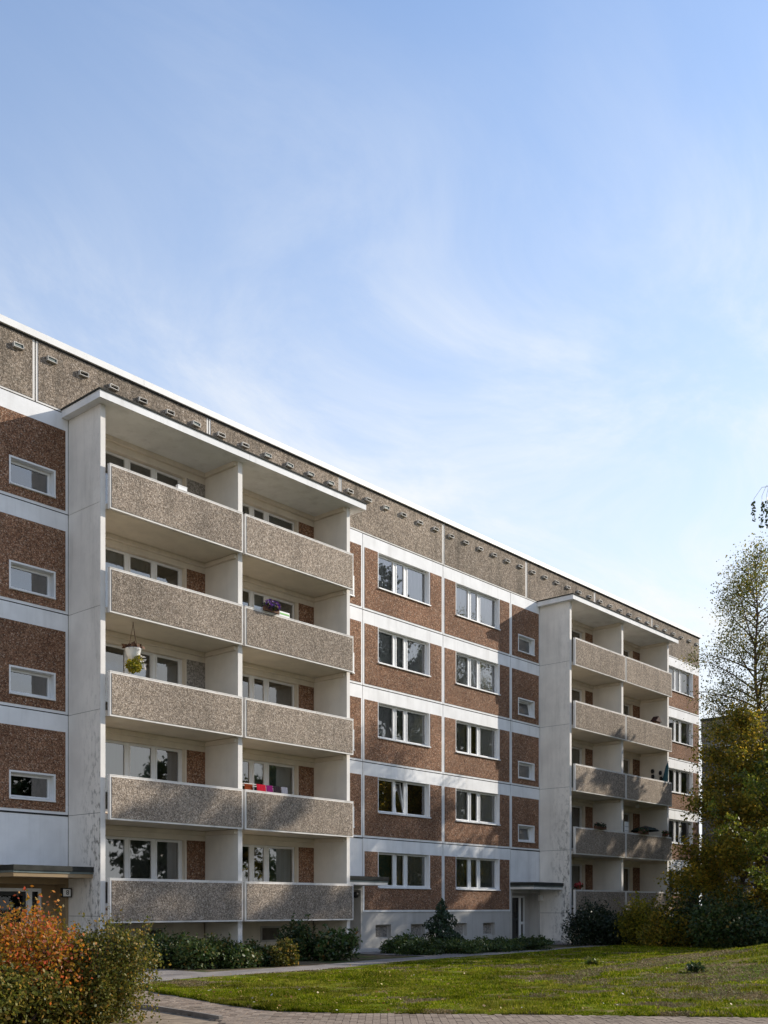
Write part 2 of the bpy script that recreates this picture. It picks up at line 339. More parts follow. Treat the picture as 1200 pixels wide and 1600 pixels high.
c = t.mix(t.rng(t.noise(.5, 5, .6), .44, .66, 0, .40), c, (.24, .19, .04)); c = t.scale(c, t.rng(nA, .3, .7, .65, 1.3)); c = t.scale(c, t.rng(t.noise(2.6, 4), .3, .7, .7, 1.25))
p = t.node('ShaderNodeBsdfPrincipled'); t.l.new(c, p.inputs['Base Color']); p.inputs['Roughness'].default_value = .6; p.inputs['Specular IOR Level'].default_value = .04
q_ = t.node('ShaderNodeBsdfTranslucent'); t.l.new(c, q_.inputs[0]); m_ = t.node('ShaderNodeMixShader'); m_.inputs[0].default_value = .35; t.l.new(p.outputs[0], m_.inputs[1]); t.l.new(q_.outputs[0], m_.inputs[2]); o_ = t.node('ShaderNodeOutputMaterial'); t.l.new(m_.outputs[0], o_.inputs[0])
tag(link('grass', gme, t.m), 'short mown grass covering the lawn', 'grass', kind='stuff')
nd = len(dx_); dz_ = lawn_z(dx_, dy_, dt_, da_, db_)-.008; hd = rng.uniform(.012, .045, nd); wdd = (.007+.0006*dt_)*rng.uniform(.7, 1.3, nd); a1 = rng.uniform(0, 2*np.pi, nd); a2 = rng.uniform(0, 2*np.pi, nd); l2_ = rng.uniform(.02, .07, nd)
Pd = np.stack([dx_, dy_, dz_], 1); sd_ = np.stack([np.cos(a1)*wdd, np.sin(a1)*wdd, 0*wdd], 1); td_ = Pd+np.stack([np.cos(a2)*l2_, np.sin(a2)*l2_, hd], 1)
M['drygrass'] = leafmat('dry_grass_blade', [(0, (.10, .075, .035)), (.4, (.20, .145, .07)), (.75, (.28, .20, .10)), (.9, (.16, .16, .04)), (1, (.40, .31, .18))], .2, .8, .9)
tag(link('dry_grass', mesh_quads('dry_grass', np.stack([Pd-sd_, Pd+sd_, td_], 1)), M['drygrass']), 'short dry brown grass on the bare patches of the lawn', 'grass', kind='stuff')
# fallen leaves
NL = 1100; ii = rng.integers(0, n, NL); c0 = P[ii]+np.array([0, 0, .06]); s_ = rng.uniform(.014, .034, NL); d1 = rng.normal(size=(NL, 3)); d1[:, 2] *= .3; d1 /= np.linalg.norm(d1, axis=1)[:, None]
d2 = np.cross(d1, rng.normal(size=(NL, 3))); d2[:, 2] *= .4; d2 /= np.linalg.norm(d2, axis=1)[:, None]
M['litter'] = leafmat('fallen_leaf', [(0, (.2, .10, .02)), (.5, (.30, .18, .04)), (.93, (.38, .28, .08)), (1, (.6, .58, .5))], .1)
tag(link('fallen_leaves', mesh_quads('fallen_leaves', np.stack([c0-d1*s_[:, None], c0+d2*s_[:, None]*.7, c0+d1*s_[:, None], c0-d2*s_[:, None]*.7], 1)), M['litter']), 'scattered yellow fallen leaves lying on the lawn', 'leaves', kind='stuff')
# path along the building
t = NT('worn_grey_path'); nA = t.noise(1.2, 6, .6); nB = t.noise(25, 4); c = t.mix(t.rng(nA, .35, .65), (.19, .17, .16), (.28, .25, .225)); c = t.scale(c, t.rng(nB, .3, .7, .8, 1.15)); M['path'] = t.out(c, .9, .2, bump=nB, bstr=.2)
pm = MB()
PN = [(-26, -11.5, -9.4), (-14, -9.4, -7.4), (-6, -8.3, -6.4), (0, -7.95, -6.0), (5, -7.6, -5.8), (8.5, -6.9, -5.0), (12, -6.7, -4.75), (17, -6.2, -4.55), (24, -5.6, -3.9), (31, -5.2, -3.6), (45, -5.0, -3.4), (58, -5, -3.4)]
for (x0, a0, b0), (x1, a1, b1) in zip(PN, PN[1:]): pm.quad((x0, a0, -.008), (x1, a1, -.008), (x1, b1, -.008), (x0, b0, -.008))
tag(put('footpath', pm, M['path']), 'narrow grey footpath along the front of the block', kind='structure')
for x0, x1, yy in ((10.95, 13.3, -4.9), (23.0, 25.1, -4.1), (-1.25, 1.0, -6.2)):
    a = MB().quad((x0, yy, -.004), (x1, yy, -.004), (x1, -.0, -.004), (x0, -.0, -.004)); tag(put('entrance_path', a, M['path']), 'short grey path from the footpath to an entrance door', kind='structure')
    put('doorstep', MB().box(x0+.05, x1-.05, -1.15, .38, -.01, .09), M['plinth']); bpy.data.objects[-1] if False else None
for o in [o for o in bpy.data.objects if o.name.startswith('doorstep')]: tag(o, 'low concrete doorstep in front of an entrance', kind='structure')
# paved foreground path
t = NT('grey_paver'); v = t.isl(); c = t.ramp(v, [(0, (.17, .125, .092)), (.5, (.235, .18, .136)), (1, (.30, .235, .18))]); c = t.scale(c, t.rng(t.noise(30, 4), .3, .7, .8, 1.2)); c = t.mix(t.rng(t.noise(1.1, 5), .5, .7, 0, .45), c, (.12, .10, .075))
M['paver'] = t.out(c, .9, .2, bump=t.noise(60, 3), bstr=.2, bdist=.01)
M['sand'] = plain('sandy_dirt', (.24, .185, .13), .95, .35, 6)
bm_ = MB(); A_ = [pix(150, 1537), pix(240, 1552)]
poly = [pix(60, 1527), pix(180, 1541), pix(240, 1551), pix(300, 1561), pix(345, 1570), pix(430, 1581), pix(530, 1584), pix(700, 1585), pix(900, 1587), pix(1200, 1591), pix(1900, 1600), pix(2600, 1780), pix(1400, 1900), pix(700, 1750), pix(420, 1640), pix(340, 1594), pix(240, 1576), pix(100, 1562), pix(20, 1545)]
bm_.v = [(p.x, p.y, -.004) for p in poly]; bm_.f = [list(range(len(poly)))[::-1]]; bm_.mi = [0]
paving = tag(put('paved_path', bm_, M['sand']), 'curving path of small grey pavers in the foreground', kind='structure')
def inside(x, y, pl):
    r = False; j = len(pl)-1
    for i in range(len(pl)):
        if (pl[i].y > y) != (pl[j].y > y) and x < (pl[j].x-pl[i].x)*(y-pl[i].y)/(pl[j].y-pl[i].y)+pl[i].x: r = not r
        j = i
    return r
pv = []
for i in range(-60, 110):
    for j in range(-2, 45):
        r_ = i*.103 + (0); t_ = 12.2 + j*.205 + (.1 if i % 2 else 0); x = CAMX+t_*CC+r_*SS; y = CAMY+t_*SS-r_*CC
        if inside(x, y, poly): 
            u = 600+F_PX*r_/t_; vv = HOR+F_PX*CAMZ/t_; pv.append(((-1 if (0 < u < 1210 and vv < 1604) else 1), t_, x, y))
pv.sort()
pb = MB().box(-.0485, .0485, -.0985, .0985, -.05, .0); pme = pb.mesh('paver', M['paver'])
rest = MB()
for k, (_, t_, x, y) in enumerate(pv):
    z = .010+R.uniform(-.003, .003)
    if k < 290:
        o = link('paver', pme, None, paving, (x, y, z)); o.rotation_euler = (R.uniform(-.01, .01), R.uniform(-.01, .01), PHI-math.pi/2+R.uniform(-.02, .02))
    else:
        for dx, dy in ((0, 0),):
            ex, ey = Vector((SS, -CC))*.0485, Vector((CC, SS))*.0985; b = len(rest.v); c = Vector((x, y))
            for sx_, sy_ in ((-1, -1), (1, -1), (1, 1), (-1, 1)):
                w = c+ex*sx_+ey*sy_; rest.v.append((w.x, w.y, z)); 
            for sx_, sy_ in ((-1, -1), (1, -1), (1, 1), (-1, 1)):
                w = c+ex*sx_+ey*sy_; rest.v.append((w.x, w.y, z-.04))
            rest.f.append([b, b+1, b+2, b+3])
            for q in range(4): rest.f.append([b+q, b+4+q, b+4+(q+1) % 4, b+(q+1) % 4])
            rest.mi += [0]*5
if rest.v: tag(put('pavers', rest, M['paver'], paving), kind='stuff')
sdp = MB(); pl2 = [pix(20, 1546), pix(100, 1563), pix(240, 1577), pix(340, 1595), pix(420, 1641), pix(560, 1720), pix(0, 1900), pix(-400, 1700)]
sdp.v = [(p.x, p.y, -.006) for p in pl2]; sdp.f = [list(range(8))[::-1]]; sdp.mi = [0]; tag(put('dirt_verge', sdp, M['sand']), 'strip of sandy dirt beside the paved path', kind='structure')
kb = MB(); kp = [pix(20, 1546), pix(100, 1563), pix(240, 1577), pix(300, 1586.5), pix(345, 1594)]
for a, b in zip(kp, kp[1:]):
    d = (b-a).normalized(); nn = Vector((-d.y, d.x, 0))*.03
    w = [a-nn, b-nn, b+nn, a+nn]; i = len(kb.v); kb.v += [(p.x, p.y, z) for z in (-.02, .06) for p in w]
    for q in ((4, 5, 6, 7), (0, 1, 5, 4), (1, 2, 6, 5), (2, 3, 7, 6), (3, 0, 4, 7)): kb.f.append([i+k for k in q]); kb.mi.append(0)
tag(put('kerb', kb, plain('concrete_edging', (.2, .175, .15), .9, .2)), 'thin concrete edging along the inner side of the paved path', kind='structure')

# ------------------------------------------------------------------ the apartment block
B = empty('apartment_block'); tag(B, 'long five storey panel block with brown pebble panels, white bands and two balcony towers', 'apartment building')
ZJ = [15.33-2.8*k for k in range(6)]           # joints between storeys, top to bottom
mcache = {}
def cached(key, fn):
    if key not in mcache: mcache[key] = fn()
    return mcache[key]
BAND = .47
def wall_panel(x0, x1, k, hole=None, ybase=0, facing='brown', zbot=None, mat='white', parent=None):
    """precast panel of storey k; hole=(dx0,dx1,dz0): opening from dz0 above the panel's bottom up to the band"""
    parent = parent or B
    zt, zb = ZJ[k]-.02, (ZJ[k+1]+.02 if zbot is None else zbot); w = round(x1-x0-.03, 3); hh = round(zt-zb, 3)
    def mk():
        b = MB()
        if hole: b.slab([0, hole[0], hole[1], w], [0, hole[2], hh-BAND, hh], lambda i, j: not (i == 1 and j == 1), 0, .25)
        else: b.slab([0, w], [0, hh], lambda i, j: True, 0, .25)
        return b.mesh('wall_panel', M[mat])
    o = link('wall_panel', cached(('p', w, hh, hole, mat), mk), None, parent, (x0+.015, ybase, zb))
    if facing:
        def mf():
            b = MB(); e = .085; s = .045
            if hole: b.slab([e, hole[0]-s, hole[1]+s, w-e], [.075, hole[2]-s, hh-BAND], lambda i, j: not (i == 1 and j == 1), -.012, .02)
            else: b.slab([e, w-e], [.075, hh-BAND], lambda i, j: True, -.012, .02)
            return b.mesh('pebble_facing', M[facing])
        link('pebble_facing', cached(('f', w, hh, hole, facing), mf), None, o)
    return o
def curtain_mesh(w, h, amp=.03):
    n = max(8, int(w/.07)); b = MB()
    for i in range(n+1):
        x = w*i/n; y = amp*math.sin(i*1.9+.6*math.sin(i*.7))
        b.v += [(x, y, 0), (x, y*.7, h)]
    for i in range(n): b.f.append([2*i, 2*i+2, 2*i+3, 2*i+1]); b.mi.append(0)
    return b.mesh('curtain', smooth=True)
def window(x0, x1, z0, z1, panes, curtains=(), sill=True, y=.17, tilt=None, parent=None, swing=None, name='window'):
    w, h = x1-x0, z1-z0; o = empty(name, (x0, 0, z0), 0, parent or B)
    e = .04
    def mkf():
        xs = [0.]
        for a, b in panes: xs += [a*w, b*w]
        xs.append(w); return MB().slab(xs, [0, e, h-e, h], lambda i, j: not (i % 2 == 1 and j == 1), y, y+.07).mesh('frame', M['frame'])
    pk = tuple((round(a, 3), round(b, 3)) for a, b in panes)
    link('frame', cached(('wf', round(w, 2), round(h, 2), pk), mkf), None, o)
    for i, (a, b) in enumerate(panes):
        sw, sh = (b-a)*w, h-2*e; g = .042 if sw > .3 else .03
        def mks(): return MB().slab([-sw/2, -sw/2+g, sw/2-g, sw/2], [0, g, sh-g, sh], lambda i, j: not (i == 1 and j == 1), -.02, .045).mesh('sash', M['frame'])
        s = link('sash', cached(('ws', round(sw, 3), round(sh, 3)), mks), None, o, ((a+b)/2*w, y, e))
        def mkg(): return MB().quad((-sw/2+g, .018, g), (sw/2-g, .018, g), (sw/2-g, .018, sh-g), (-sw/2+g, .018, sh-g)).mesh('pane', M['glass'])
        p = link('pane', cached(('wg', round(sw, 3), round(sh, 3)), mkg), None, o, ((a+b)/2*w, y, e))
        if tilt == i:
            for q in (s, p): q.rotation_euler = (-.16, 0, 0)
        if swing and swing[0] == i:
            for q in (s, p):
                q.rotation_euler = (0, 0, swing[1]); q.location.x = b*w-math.cos(swing[1])*sw/2; q.location.y = y-math.sin(swing[1])*sw/2+.05
        kd = curtains[i] if i < len(curtains) else None
        if kd:
            kd, lo = kd if isinstance(kd, tuple) else (kd, 0.)
            cw = round(sw+.12, 2); ch = round(h*(1-lo), 2)
            cm = cached(('c', cw, ch, kd), lambda: curtain_mesh(cw, ch, .008 if kd == 'blind' else .03)); 
            if not cm.materials: cm.materials.append(CUR[kd])
            link('curtain', cm, None, o, (a*w-.06, .285, h*lo))
    if sill:
        link('sill', cached(('sl', round(w, 2)), lambda: MB().box(-.03, w+.03, -.07, y+.0, -.045, -.003).mesh('sill', M['sill'])), None, o)
    return o
PA = [(.012, .345), (.385, .555), (.60, .988)]      # wide, narrow and wide casement
PC = [(.012, .325), (.362, .635), (.675, .965)]          # window with balcony door
PS = [(.04, .96)]
# bays ----------------------------------------------------------------------------
curA = [['white', 'white', 'white'], ['white', 'white', 'white'], ['white', 'net', 'white'], ['brown', None, 'brown'], ['green', 'net', 'net']]  # white curtains; second and third rows added to lift dark reflections in the glass
curB = [['white', None, 'white'], ['white', 'white', 'white'], ['net', 'brown', 'white'], ['white', 'grey', 'white'], ['teal', 'net', 'net']]  # second row set white to brighten dark panes
def window_bay(x0, x1, cur, tilts={}):
    c = (x0+x1)/2-.0; W2 = 1.525; d0, d1 = round(c-W2-x0-.015, 3), round(c+W2-x0-.015, 3)
    for k in range(5):
        zb = 1.40 if k == 4 else ZJ[k+1]+.015
        dz = round(ZJ[k+1]+1.0-zb, 3) if k < 4 else round(2.33-zb, 3)
        wall_panel(x0, x1, k, (d0, d1, dz), zbot=zb)
        z1 = ZJ[k]-.015-BAND
        window(x0+.015+d0, x0+.015+d1, zb+dz, z1, PA, cur[k], tilt=tilts.get(k))
def stair_bay(x0, x1, wx0, wx1, tilts=(), beige=False, door='plain'):
    for k in range(4):
        zb = ZJ[k+1]+.015; dz = round(ZJ[k+1]+.38-zb, 3); hole = (round(wx0-x0-.015, 3), round(wx1-x0-.015, 3), dz)
        # opening does not reach the band: panel with a free hole
        zt = ZJ[k]-.015; w = round(x1-x0-.03, 3); hh = zt-zb; h1 = dz+.68
        o = link('wall_panel', cached(('sp', w, hole), lambda: MB().slab([0, hole[0], hole[1], w], [0, dz, h1, hh], lambda i, j: not (i == 1 and j == 1), 0, .25).mesh('wall_panel', M['white'])), None, B, (x0+.015, 0, zb))
        e = .085; s = .05
        link('pebble_facing', cached(('sf', w, hole), lambda: MB().slab([e, hole[0]-s, hole[1]+s, w-e], [.075, dz-s, h1+s, hh-BAND], lambda i, j: not (i == 1 and j == 1), -.012, .02).mesh('pebble_facing', M['brown'])), None, o)
        put('window_surround', MB().slab([wx0-s+.002, wx0, wx1, wx1+s-.002], [zb+dz-s+.002, zb+dz, zb+h1, zb+h1+s-.002], lambda i, j: not (i == 1 and j == 1), -.022, -.001), M['frame'], B)
        window(wx0, wx1, zb+dz, zb+h1, PS, [None], tilt=0 if k in tilts else None)
    # white panel above the canopy, then the recessed entrance
    put('wall_panel', MB().box(x0+.015, x1-.015, 0, .25, 2.70, ZJ[4]-.02), M['white'], B)
    put('panel_edge', MB().box(x0+.02, x1-.02, -.01, .0, ZJ[4]-.035+.0, ZJ[4]-.02), M['joint'], B)
    em = M['beige' if beige else 'plinth']
    ent = put('entrance_niche', MB().box(x0+.0, x0+.12, .0, .62, -.02, 2.695).box(x1-.1, x1, .0, .62, -.02, 2.695).box(x0+.121, x1-.101, .0, .62, 2.2, 2.695).box(x0+.121, x1-.101, .5, .62, -.02, 2.199), em, B)
    cp = put('entrance_canopy', MB().box(x0-.02, x1+.02 if x1 < 20 and x1 > 5 else x1+.0, -1.2, -.003, 2.36, 2.46), M['trim' if not beige else 'beige'], B)
    put('canopy_edge', MB().box(x0-.03, x1+.03 if x1 < 20 and x1 > 5 else x1+.0, -1.22, -.004, 2.463, 2.52), M['zinc'], cp)
    put('canopy_roofing', MB().box(x0-.045, x1+.045 if x1 < 20 and x1 > 5 else x1+.0, -1.25, -.005, 2.523, 2.66), M['felt'], cp)
    d = empty('entrance_door', (x0+.35, .42, .09), 0, B); dw, dh = 1.62, 2.0
    put('door_frame', MB().slab([0, .07, .92, 1.10, 1.30, 1.38], [0, .08, .72, .84, dh-.09, dh], lambda i, j: not ((i == 1 and j in (1, 2, 3)) or (i == 3 and j in (1, 3))), 0, .07), M['frame'], d)
    put('door_leaf', MB().slab([.072, .16, .83, .918], [.082, .2, .9, 1.0, dh-.2, dh-.092], lambda i, j: not (i == 1 and j in (1, 3)), .015, .055), M['door'], d)
    put('door_pane', MB().quad((.1, .04, .1), (.9, .04, .1), (.9, .04, dh-.12), (.1, .04, dh-.12)), M['doorglass'], d)
    put('door_pane', MB().quad((1.1, .04, .08), (1.3, .04, .08), (1.3, .04, dh-.09), (1.1, .04, dh-.09)), M['doorglass'], d)
    put('door_handle', MB().tube([(.80, -.05, .95), (.80, -.05, 1.25)], .015).box(.79, .81, -.05, .015, 1.0, 1.02).box(.79, .81, -.05, .015, 1.18, 1.2), M['zinc'], d)
    put('door_backing', MB().box(.05, 1.36, .071, .08, 0, dh), M['dark'], d)
window_bay(-10.9, -6.1, curB); window_bay(-6.1, -1.3, curA)
stair_bay(-1.3, 1.02, -.73, .56, (), True)
stair_bay(10.85, 13.25, 11.47, 12.72, (2,))
window_bay(13.25, 18.05, curA, {3: 1}); window_bay(18.05, 22.85, curB)
stair_bay(22.85, 25.19, 23.46, 24.68, (1, 3))
for k in range(5): wall_panel(34.87, 37.2, k, zbot=1.40 if k == 4 else None)
window_bay(37.2, 42.0, [['white', 'white', 'white'], ['white', 'net', 'white'], ['net', 'net', 'net'], ['net', 'grey', 'net'], ['net', 'net', 'white']])
# loggia back walls
curL = [[None, None, None], ['net', 'grey', None], [None, None, 'blind'], ['teal', 'teal', 'brown'], [('grey', .35), ('grey', .35), ('grey', .38)]]
curR = [[None, None, 'blind'], [None, 'net', 'grey'], [None, None, None], ['brown', 'teal', 'teal'], [None, 'yellow', 'green']]
curL2 = [[None, None, 'grey'], [None, None, None], [None, None, 'green'], [None, None, 'brown'], [None, None, 'teal']]
curR2 = [[None, 'grey', None], [None, None, 'teal'], [None, None, 'green'], [None, None, 'brown'], [None, None, 'brown']]
def loggia_back(x0, x1, pn, cur, grey=(), swing={}):
    c = (x0+x1)/2; d0, d1 = round(c-1.54-x0-.015, 3), round(c+1.54-x0-.015, 3)
    for k in range(5):
        zb = ZJ[k+1]+.015 if k < 4 else 1.40; dz = round((ZJ[k+1]+.2)-zb, 3) if k < 4 else .2
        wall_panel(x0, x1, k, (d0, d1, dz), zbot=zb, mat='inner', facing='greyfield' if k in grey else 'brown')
        window(x0+.015+d0, x0+.015+d1, zb+dz, ZJ[k]-.015-BAND, pn, cur[k], sill=False, swing=swing.get(k))
loggia_back(1.17, 5.97, PC, curL, (0, 2), {2: (1, .12)}); loggia_back(5.97, 10.80, PA, curR)
loggia_back(25.25, 30.0, PC, curL2); loggia_back(30.0, 34.85, PA, curR2)
# loggia towers --------------------------------------------------------------------
def loggia(xa, xb, xm):
    """xa: outer face of the left side wall, xb: outer face of the right one, xm: middle of the partition"""
    wt = .15; ZR = 15.17
    def sidewall(x0, x1, wm='wallin'):
        zs = [-.02]+[z-.012+.0 for z in ZJ[::-1][0:5]]+[ZR-.002]
        w = None
        for j in range(len(zs)-1):
            z0 = zs[j]+(.012 if j else 0); z1 = zs[j+1]
            w = put('loggia_wall', MB().box(x0, x1, -1.55, -.002, z0, z1), M[wm], B)
        put('wall_core', MB().box(x0+.012, x1-.012, -1.54, -.003, -.02, ZR-.003), M['joint'], B)
        put('wall_edge', MB().box(x0-.002, x1+.002, -1.562, -1.551, -.02, ZR-.004), M['trim'], B)
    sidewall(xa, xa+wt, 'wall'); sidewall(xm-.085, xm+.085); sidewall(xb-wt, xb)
    rf = put('loggia_roof', MB().box(xa-.22, xm+.12, -1.86, -.003, ZR, ZR+.2).box(xm+.13, xb+.5, -1.86, -.003, ZR, ZR+.2), M['white'], B)
    put('roof_felt', MB().box(xa-.25, xb+.53, -1.89, -.004, ZR+.203, ZR+.245), M['felt'], rf)
    for side, (x0, x1) in enumerate(((xa+wt, xm-.085), (xm+.085, xb-wt))):
        for k in range(5):
            zb = 12.34-2.8*k
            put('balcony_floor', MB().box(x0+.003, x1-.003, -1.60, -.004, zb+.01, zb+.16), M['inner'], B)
            p0, p1 = (x0+.02, x1+.03) if side == 0 else (x0-.04, x1+.13)
            w = round(p1-p0, 3)
            ba = link('balustrade', cached(('bl', w), lambda: MB().box(0, w, -1.745, -1.64, 0, 1.2).mesh('balustrade', M['trim'])), None, B, (p0, 0, zb))
            link('pebble_facing', cached(('blf', w), lambda: MB().box(.05, w-.05, -1.757, -1.73, .05, 1.155).mesh('pebble_facing', M['balus'])), None, ba)
            zc = zb+2.8 if k else ZR
            put('ceiling_ledge', MB().box(x0+.004, x1-.105, -.12, -.006, zc-.13, zc-.003).box(x1-.10, x1-.002, -1.5, -.006, zc-.13, zc-.003), M['inner'], B)
            # white cap rail, a little worn
            put('cap_rail', MB().box(p0-.004, p1+.004, -1.752, -1.632, zb+1.2005, zb+1.222), M['trim'], ba, (-p0, 0, -zb))
loggia(1.02, 10.88, 5.97); loggia(25.19, 34.90, 30.0)
for x0, x1 in ((1.17, 5.885), (6.055, 10.73), (25.34, 29.915), (30.085, 34.75)):
    put('basement_wall', MB().box(x0+.002, x1-.002, .05, .3, -.02, 1.397), M['inner'], B)
    bw = empty('basement_window', (x0+2.2, .02, .42), 0, B); put('frame', MB().slab([0, .06, .84, .9], [0, .06, .46, .52], lambda i, j: not (i == 1 and j == 1), 0, .028), M['plinth'], bw); put('grille', MB().box(.06, .84, .012, .02, .06, .46), M['room'], bw)
# plinths with basement windows
def plinth(x0, x1, wins):
    xs = [x0]
    for a, b in wins: xs += [a, b]
    xs.append(x1)
    put('plinth', MB().slab(xs, [-.02, .40, .92, 1.397], lambda i, j: not (i % 2 == 1 and j == 1), .03, .3), M['plinth'], B)
    for a, b in wins:
        bw = empty('basement_window', (a, .19, .40), 0, B); w = b-a
        put('frame', MB().slab([0, .05, w-.05, w], [0, .05, .47, .52], lambda i, j: not (i == 1 and j == 1), 0, .05), M['plinth'], bw)
        put('pane', MB().box(.05, w-.05, .02, .03, .05, .47), M['greyfield'], bw)
plinth(13.25, 22.85, [(14.0, 14.88), (16.06, 16.93), (18.8, 19.7), (20.85, 21.7)])
plinth(-10.9, -1.3, [(-9, -8.1), (-5, -4.1)]); plinth(34.9, 42.0, [(39, 39.9)])
# attic with vents, coping
def attic():
    xs = [-10.9, -6.0] + [6.02*i for i in range(7)] + [42.0]
    for x0, x1 in zip(xs, xs[1:]):
        w = round(x1-x0-.035, 3)
        o = link('attic_panel', cached(('at', w), lambda: MB().box(0, w, 0, .25, 0, 1.655).mesh('attic_panel', M['trim'])), None, B, (x0+.017, .0, 15.345))
        link('pebble_facing', cached(('atf', w), lambda: MB().box(.07, w-.07, -.012, .02, .055, 1.65).mesh('pebble_facing', M['attic'])), None, o)
    vm = [MB().slab([-.145, -.127, .127, .145], [-.062, -.044, .044, .062], lambda i, j: not (i == 1 and j == 1), -.10, -.012, 0).box(-.126, .126, -.03, -.014, -.043, .043, 1).mesh('vent', M['vent'], M['black']),
          MB().slab([-.145, -.127, .127, .145], [-.062, -.044, .044, .062], lambda i, j: not (i == 1 and j == 1), -.10, -.012, 0).box(-.126, .126, -.075, -.065, -.043, .043, 1).mesh('vent', M['vent'], M['zinc'])]
    for i in range(-11, 42):
        x = .47+i*1.003
        if x < -10.6 or x > 41.8: continue
        o = link('vent', vm[0 if R.random() < .7 else 1], None, B, (x, 0, 16.62+R.uniform(-.01, .01))); o.rotation_euler = (R.uniform(-.03, .03), R.uniform(-.05, .05), 0)
    cs = [-10.95, -4, 3.5, 11, 18.5, 26, 33.5, 42.06]
    for a, b in zip(cs, cs[1:]): put('roof_coping', MB().box(a+.004, b-.004, -.09, .4, 17.045, 17.23), M['coping'], B)
    put('coping_shadow_line', MB().box(-10.93, 42.04, -.03, .3, 17.002, 17.044), M['joint'], B)  # dark strip paints the shadow line below the coping, closing the gap
attic()
for xs_, x_e in ((-10.9, 1.02), (10.9, 25.19), (34.9, 42.0)):
    for k in range(5):
        put('joint_seal', MB().box(xs_+.01, x_e-.005, .012, .05, ZJ[k]-.035, ZJ[k]+.035), M['joint'], B)
for x_ in (-6.1, -1.3, 13.25, 18.05, 22.85, 37.2): put('joint_seal', MB().box(x_-.03, x_+.03, .016, .06, 1.42, 15.3), M['grout'], B)
for i in range(7): put('joint_seal', MB().box(6.02*i-.03, 6.02*i+.03, .016, .06, 15.37, 16.98), M['joint'], B)
put('roof', MB().box(-10.9, 42, .3, 12, 17.0, 17.06), M['felt'], B)
put('joint_backing', MB().box(-10.88, 1.05, .10, .14, 2.7, 17.0).box(10.85, 25.2, .10, .14, 2.7, 17.0).box(34.87, 41.98, .1, .14, 1.5, 17.0).box(1.2, 10.8, .1, .14, 15.2, 17).box(25.3, 34.8, .1, .14, 15.2, 17), M['joint'], B) if False else None
# interior and far side
core = MB()
for k in range(5):
    core.box(-10.85, 41.95, .26, 11.9, ZJ[k]-.16, ZJ[k]-.02)          # floor slabs
core.box(-10.85, 41.95, 2.6, 11.9, -.02, 17.0)
for x in (-10.85, -6.1, -1.3, 1.1, 5.97, 10.86, 13.25, 18.05, 22.85, 25.2, 30.0, 34.88, 37.2, 41.8): core.box(x-.05, x+.05, .255, 2.59, -.02, 16.95)
put('interior_walls', core, M['room'], B)
put('end_wall', MB().box(41.99, 42.2, .26, 12, -.02, 17.0), M['attic'], B); put('end_wall', MB().box(-11.1, -10.9, .26, 12, -.02, 17.0), M['attic'], B); put('rear_wall', MB().box(-11, 42.1, 12.001, 12.2, -.02, 17.0), M['attic'], B)

# fittings ---------------------------------------------------------------------------
def digit_mesh(txt, size):
    cu = bpy.data.curves.new('digit', 'FONT'); cu.body = txt; cu.size = size; cu.align_x = 'CENTER'; cu.align_y = 'CENTER'; cu.extrude = .004
    o = bpy.data.objects.new('digit', cu); COL.objects.link(o); dg = bpy.context.evaluated_depsgraph_get(); me = bpy.data.meshes.new_from_object(o.evaluated_get(dg)); bpy.data.objects.remove(o); return me
def number_box(x, y, z, txt, dark=True):
    o = empty('house_number_box', (x, y, z), 0, B)          # a flag box on the side wall, facing the courtyard
    put('housing', MB().slab([-.15, -.12, .12, .15], [-.13, -.10, .10, .13], lambda i, j: not (i == 1 and j == 1), -.09, 0), M['black' if dark else 'trim'], o)
    put('number_plate', MB().box(-.121, .121, -.08, -.07, -.101, .101), M['frame'], o)
    if txt:
        d = link('digit', digit_mesh(txt, .19), M['black'], o, (.02, -.083, 0)); d.rotation_euler = (math.pi/2, 0, 0)
number_box(.82, -.16, 1.97, '8'); number_box(25.02, -.12, 2.0, None, False)
o = empty('wall_lamp', (13.12, .12, 2.03), 0, B); put('lamp_housing', MB().lathe([(0, .1), (.09, .09), (.12, .02), (.12, -.06), (.08, -.1), (0, -.11)], (-.13, 0, 0), 10), M['black'], o, smooth=True); put('lamp_bracket', MB().box(-.06, .03, -.03, .03, -.03, .03), M['black'], o)

# ------------------------------------------------------------------ things on the balconies
def blob_leaves(cx, n, rad, ls, seed, up=0.):
    r = np.random.default_rng(seed); p = r.normal(size=(n, 3)); p /= np.linalg.norm(p, axis=1)[:, None]; p *= (r.random(n)**(1/2.5))[:, None]; p = p*np.array(rad)+np.array(cx)
    d = r.normal(size=(n, 3)); d[:, 2] += up; d /= np.linalg.norm(d, axis=1)[:, None]; e = np.cross(d, r.normal(size=(n, 3))); e /= np.linalg.norm(e, axis=1)[:, None]
    l = (ls*r.uniform(.6, 1.3, n))[:, None]; return np.stack([p-d*l*.5, p+e*l*.32, p+d*l*.5, p-e*l*.32], 1)
RY = -1.69
def railz(k): return 12.34-2.8*k+1.222
M['purple'] = leafmat('purple_petal', [(0, (.05, .012, .16)), (.7, (.13, .03, .33)), (1, (.4, .3, .1))], .3)
M['redpetal'] = leafmat('red_petal', [(0, (.25, .02, .02)), (1, (.6, .1, .1))], .3)
M['whitepetal'] = leafmat('white_petal', [(0, (.6, .6, .55)), (1, (.85, .8, .8))], .3)
M['terracotta'] = plain('brown_planter', (.12, .06, .035), .8); M['greyplastic'] = plain('grey_plastic', (.4, .41, .42), .5); M['greenplastic'] = plain('green_plastic', (.12, .4, .06), .5)
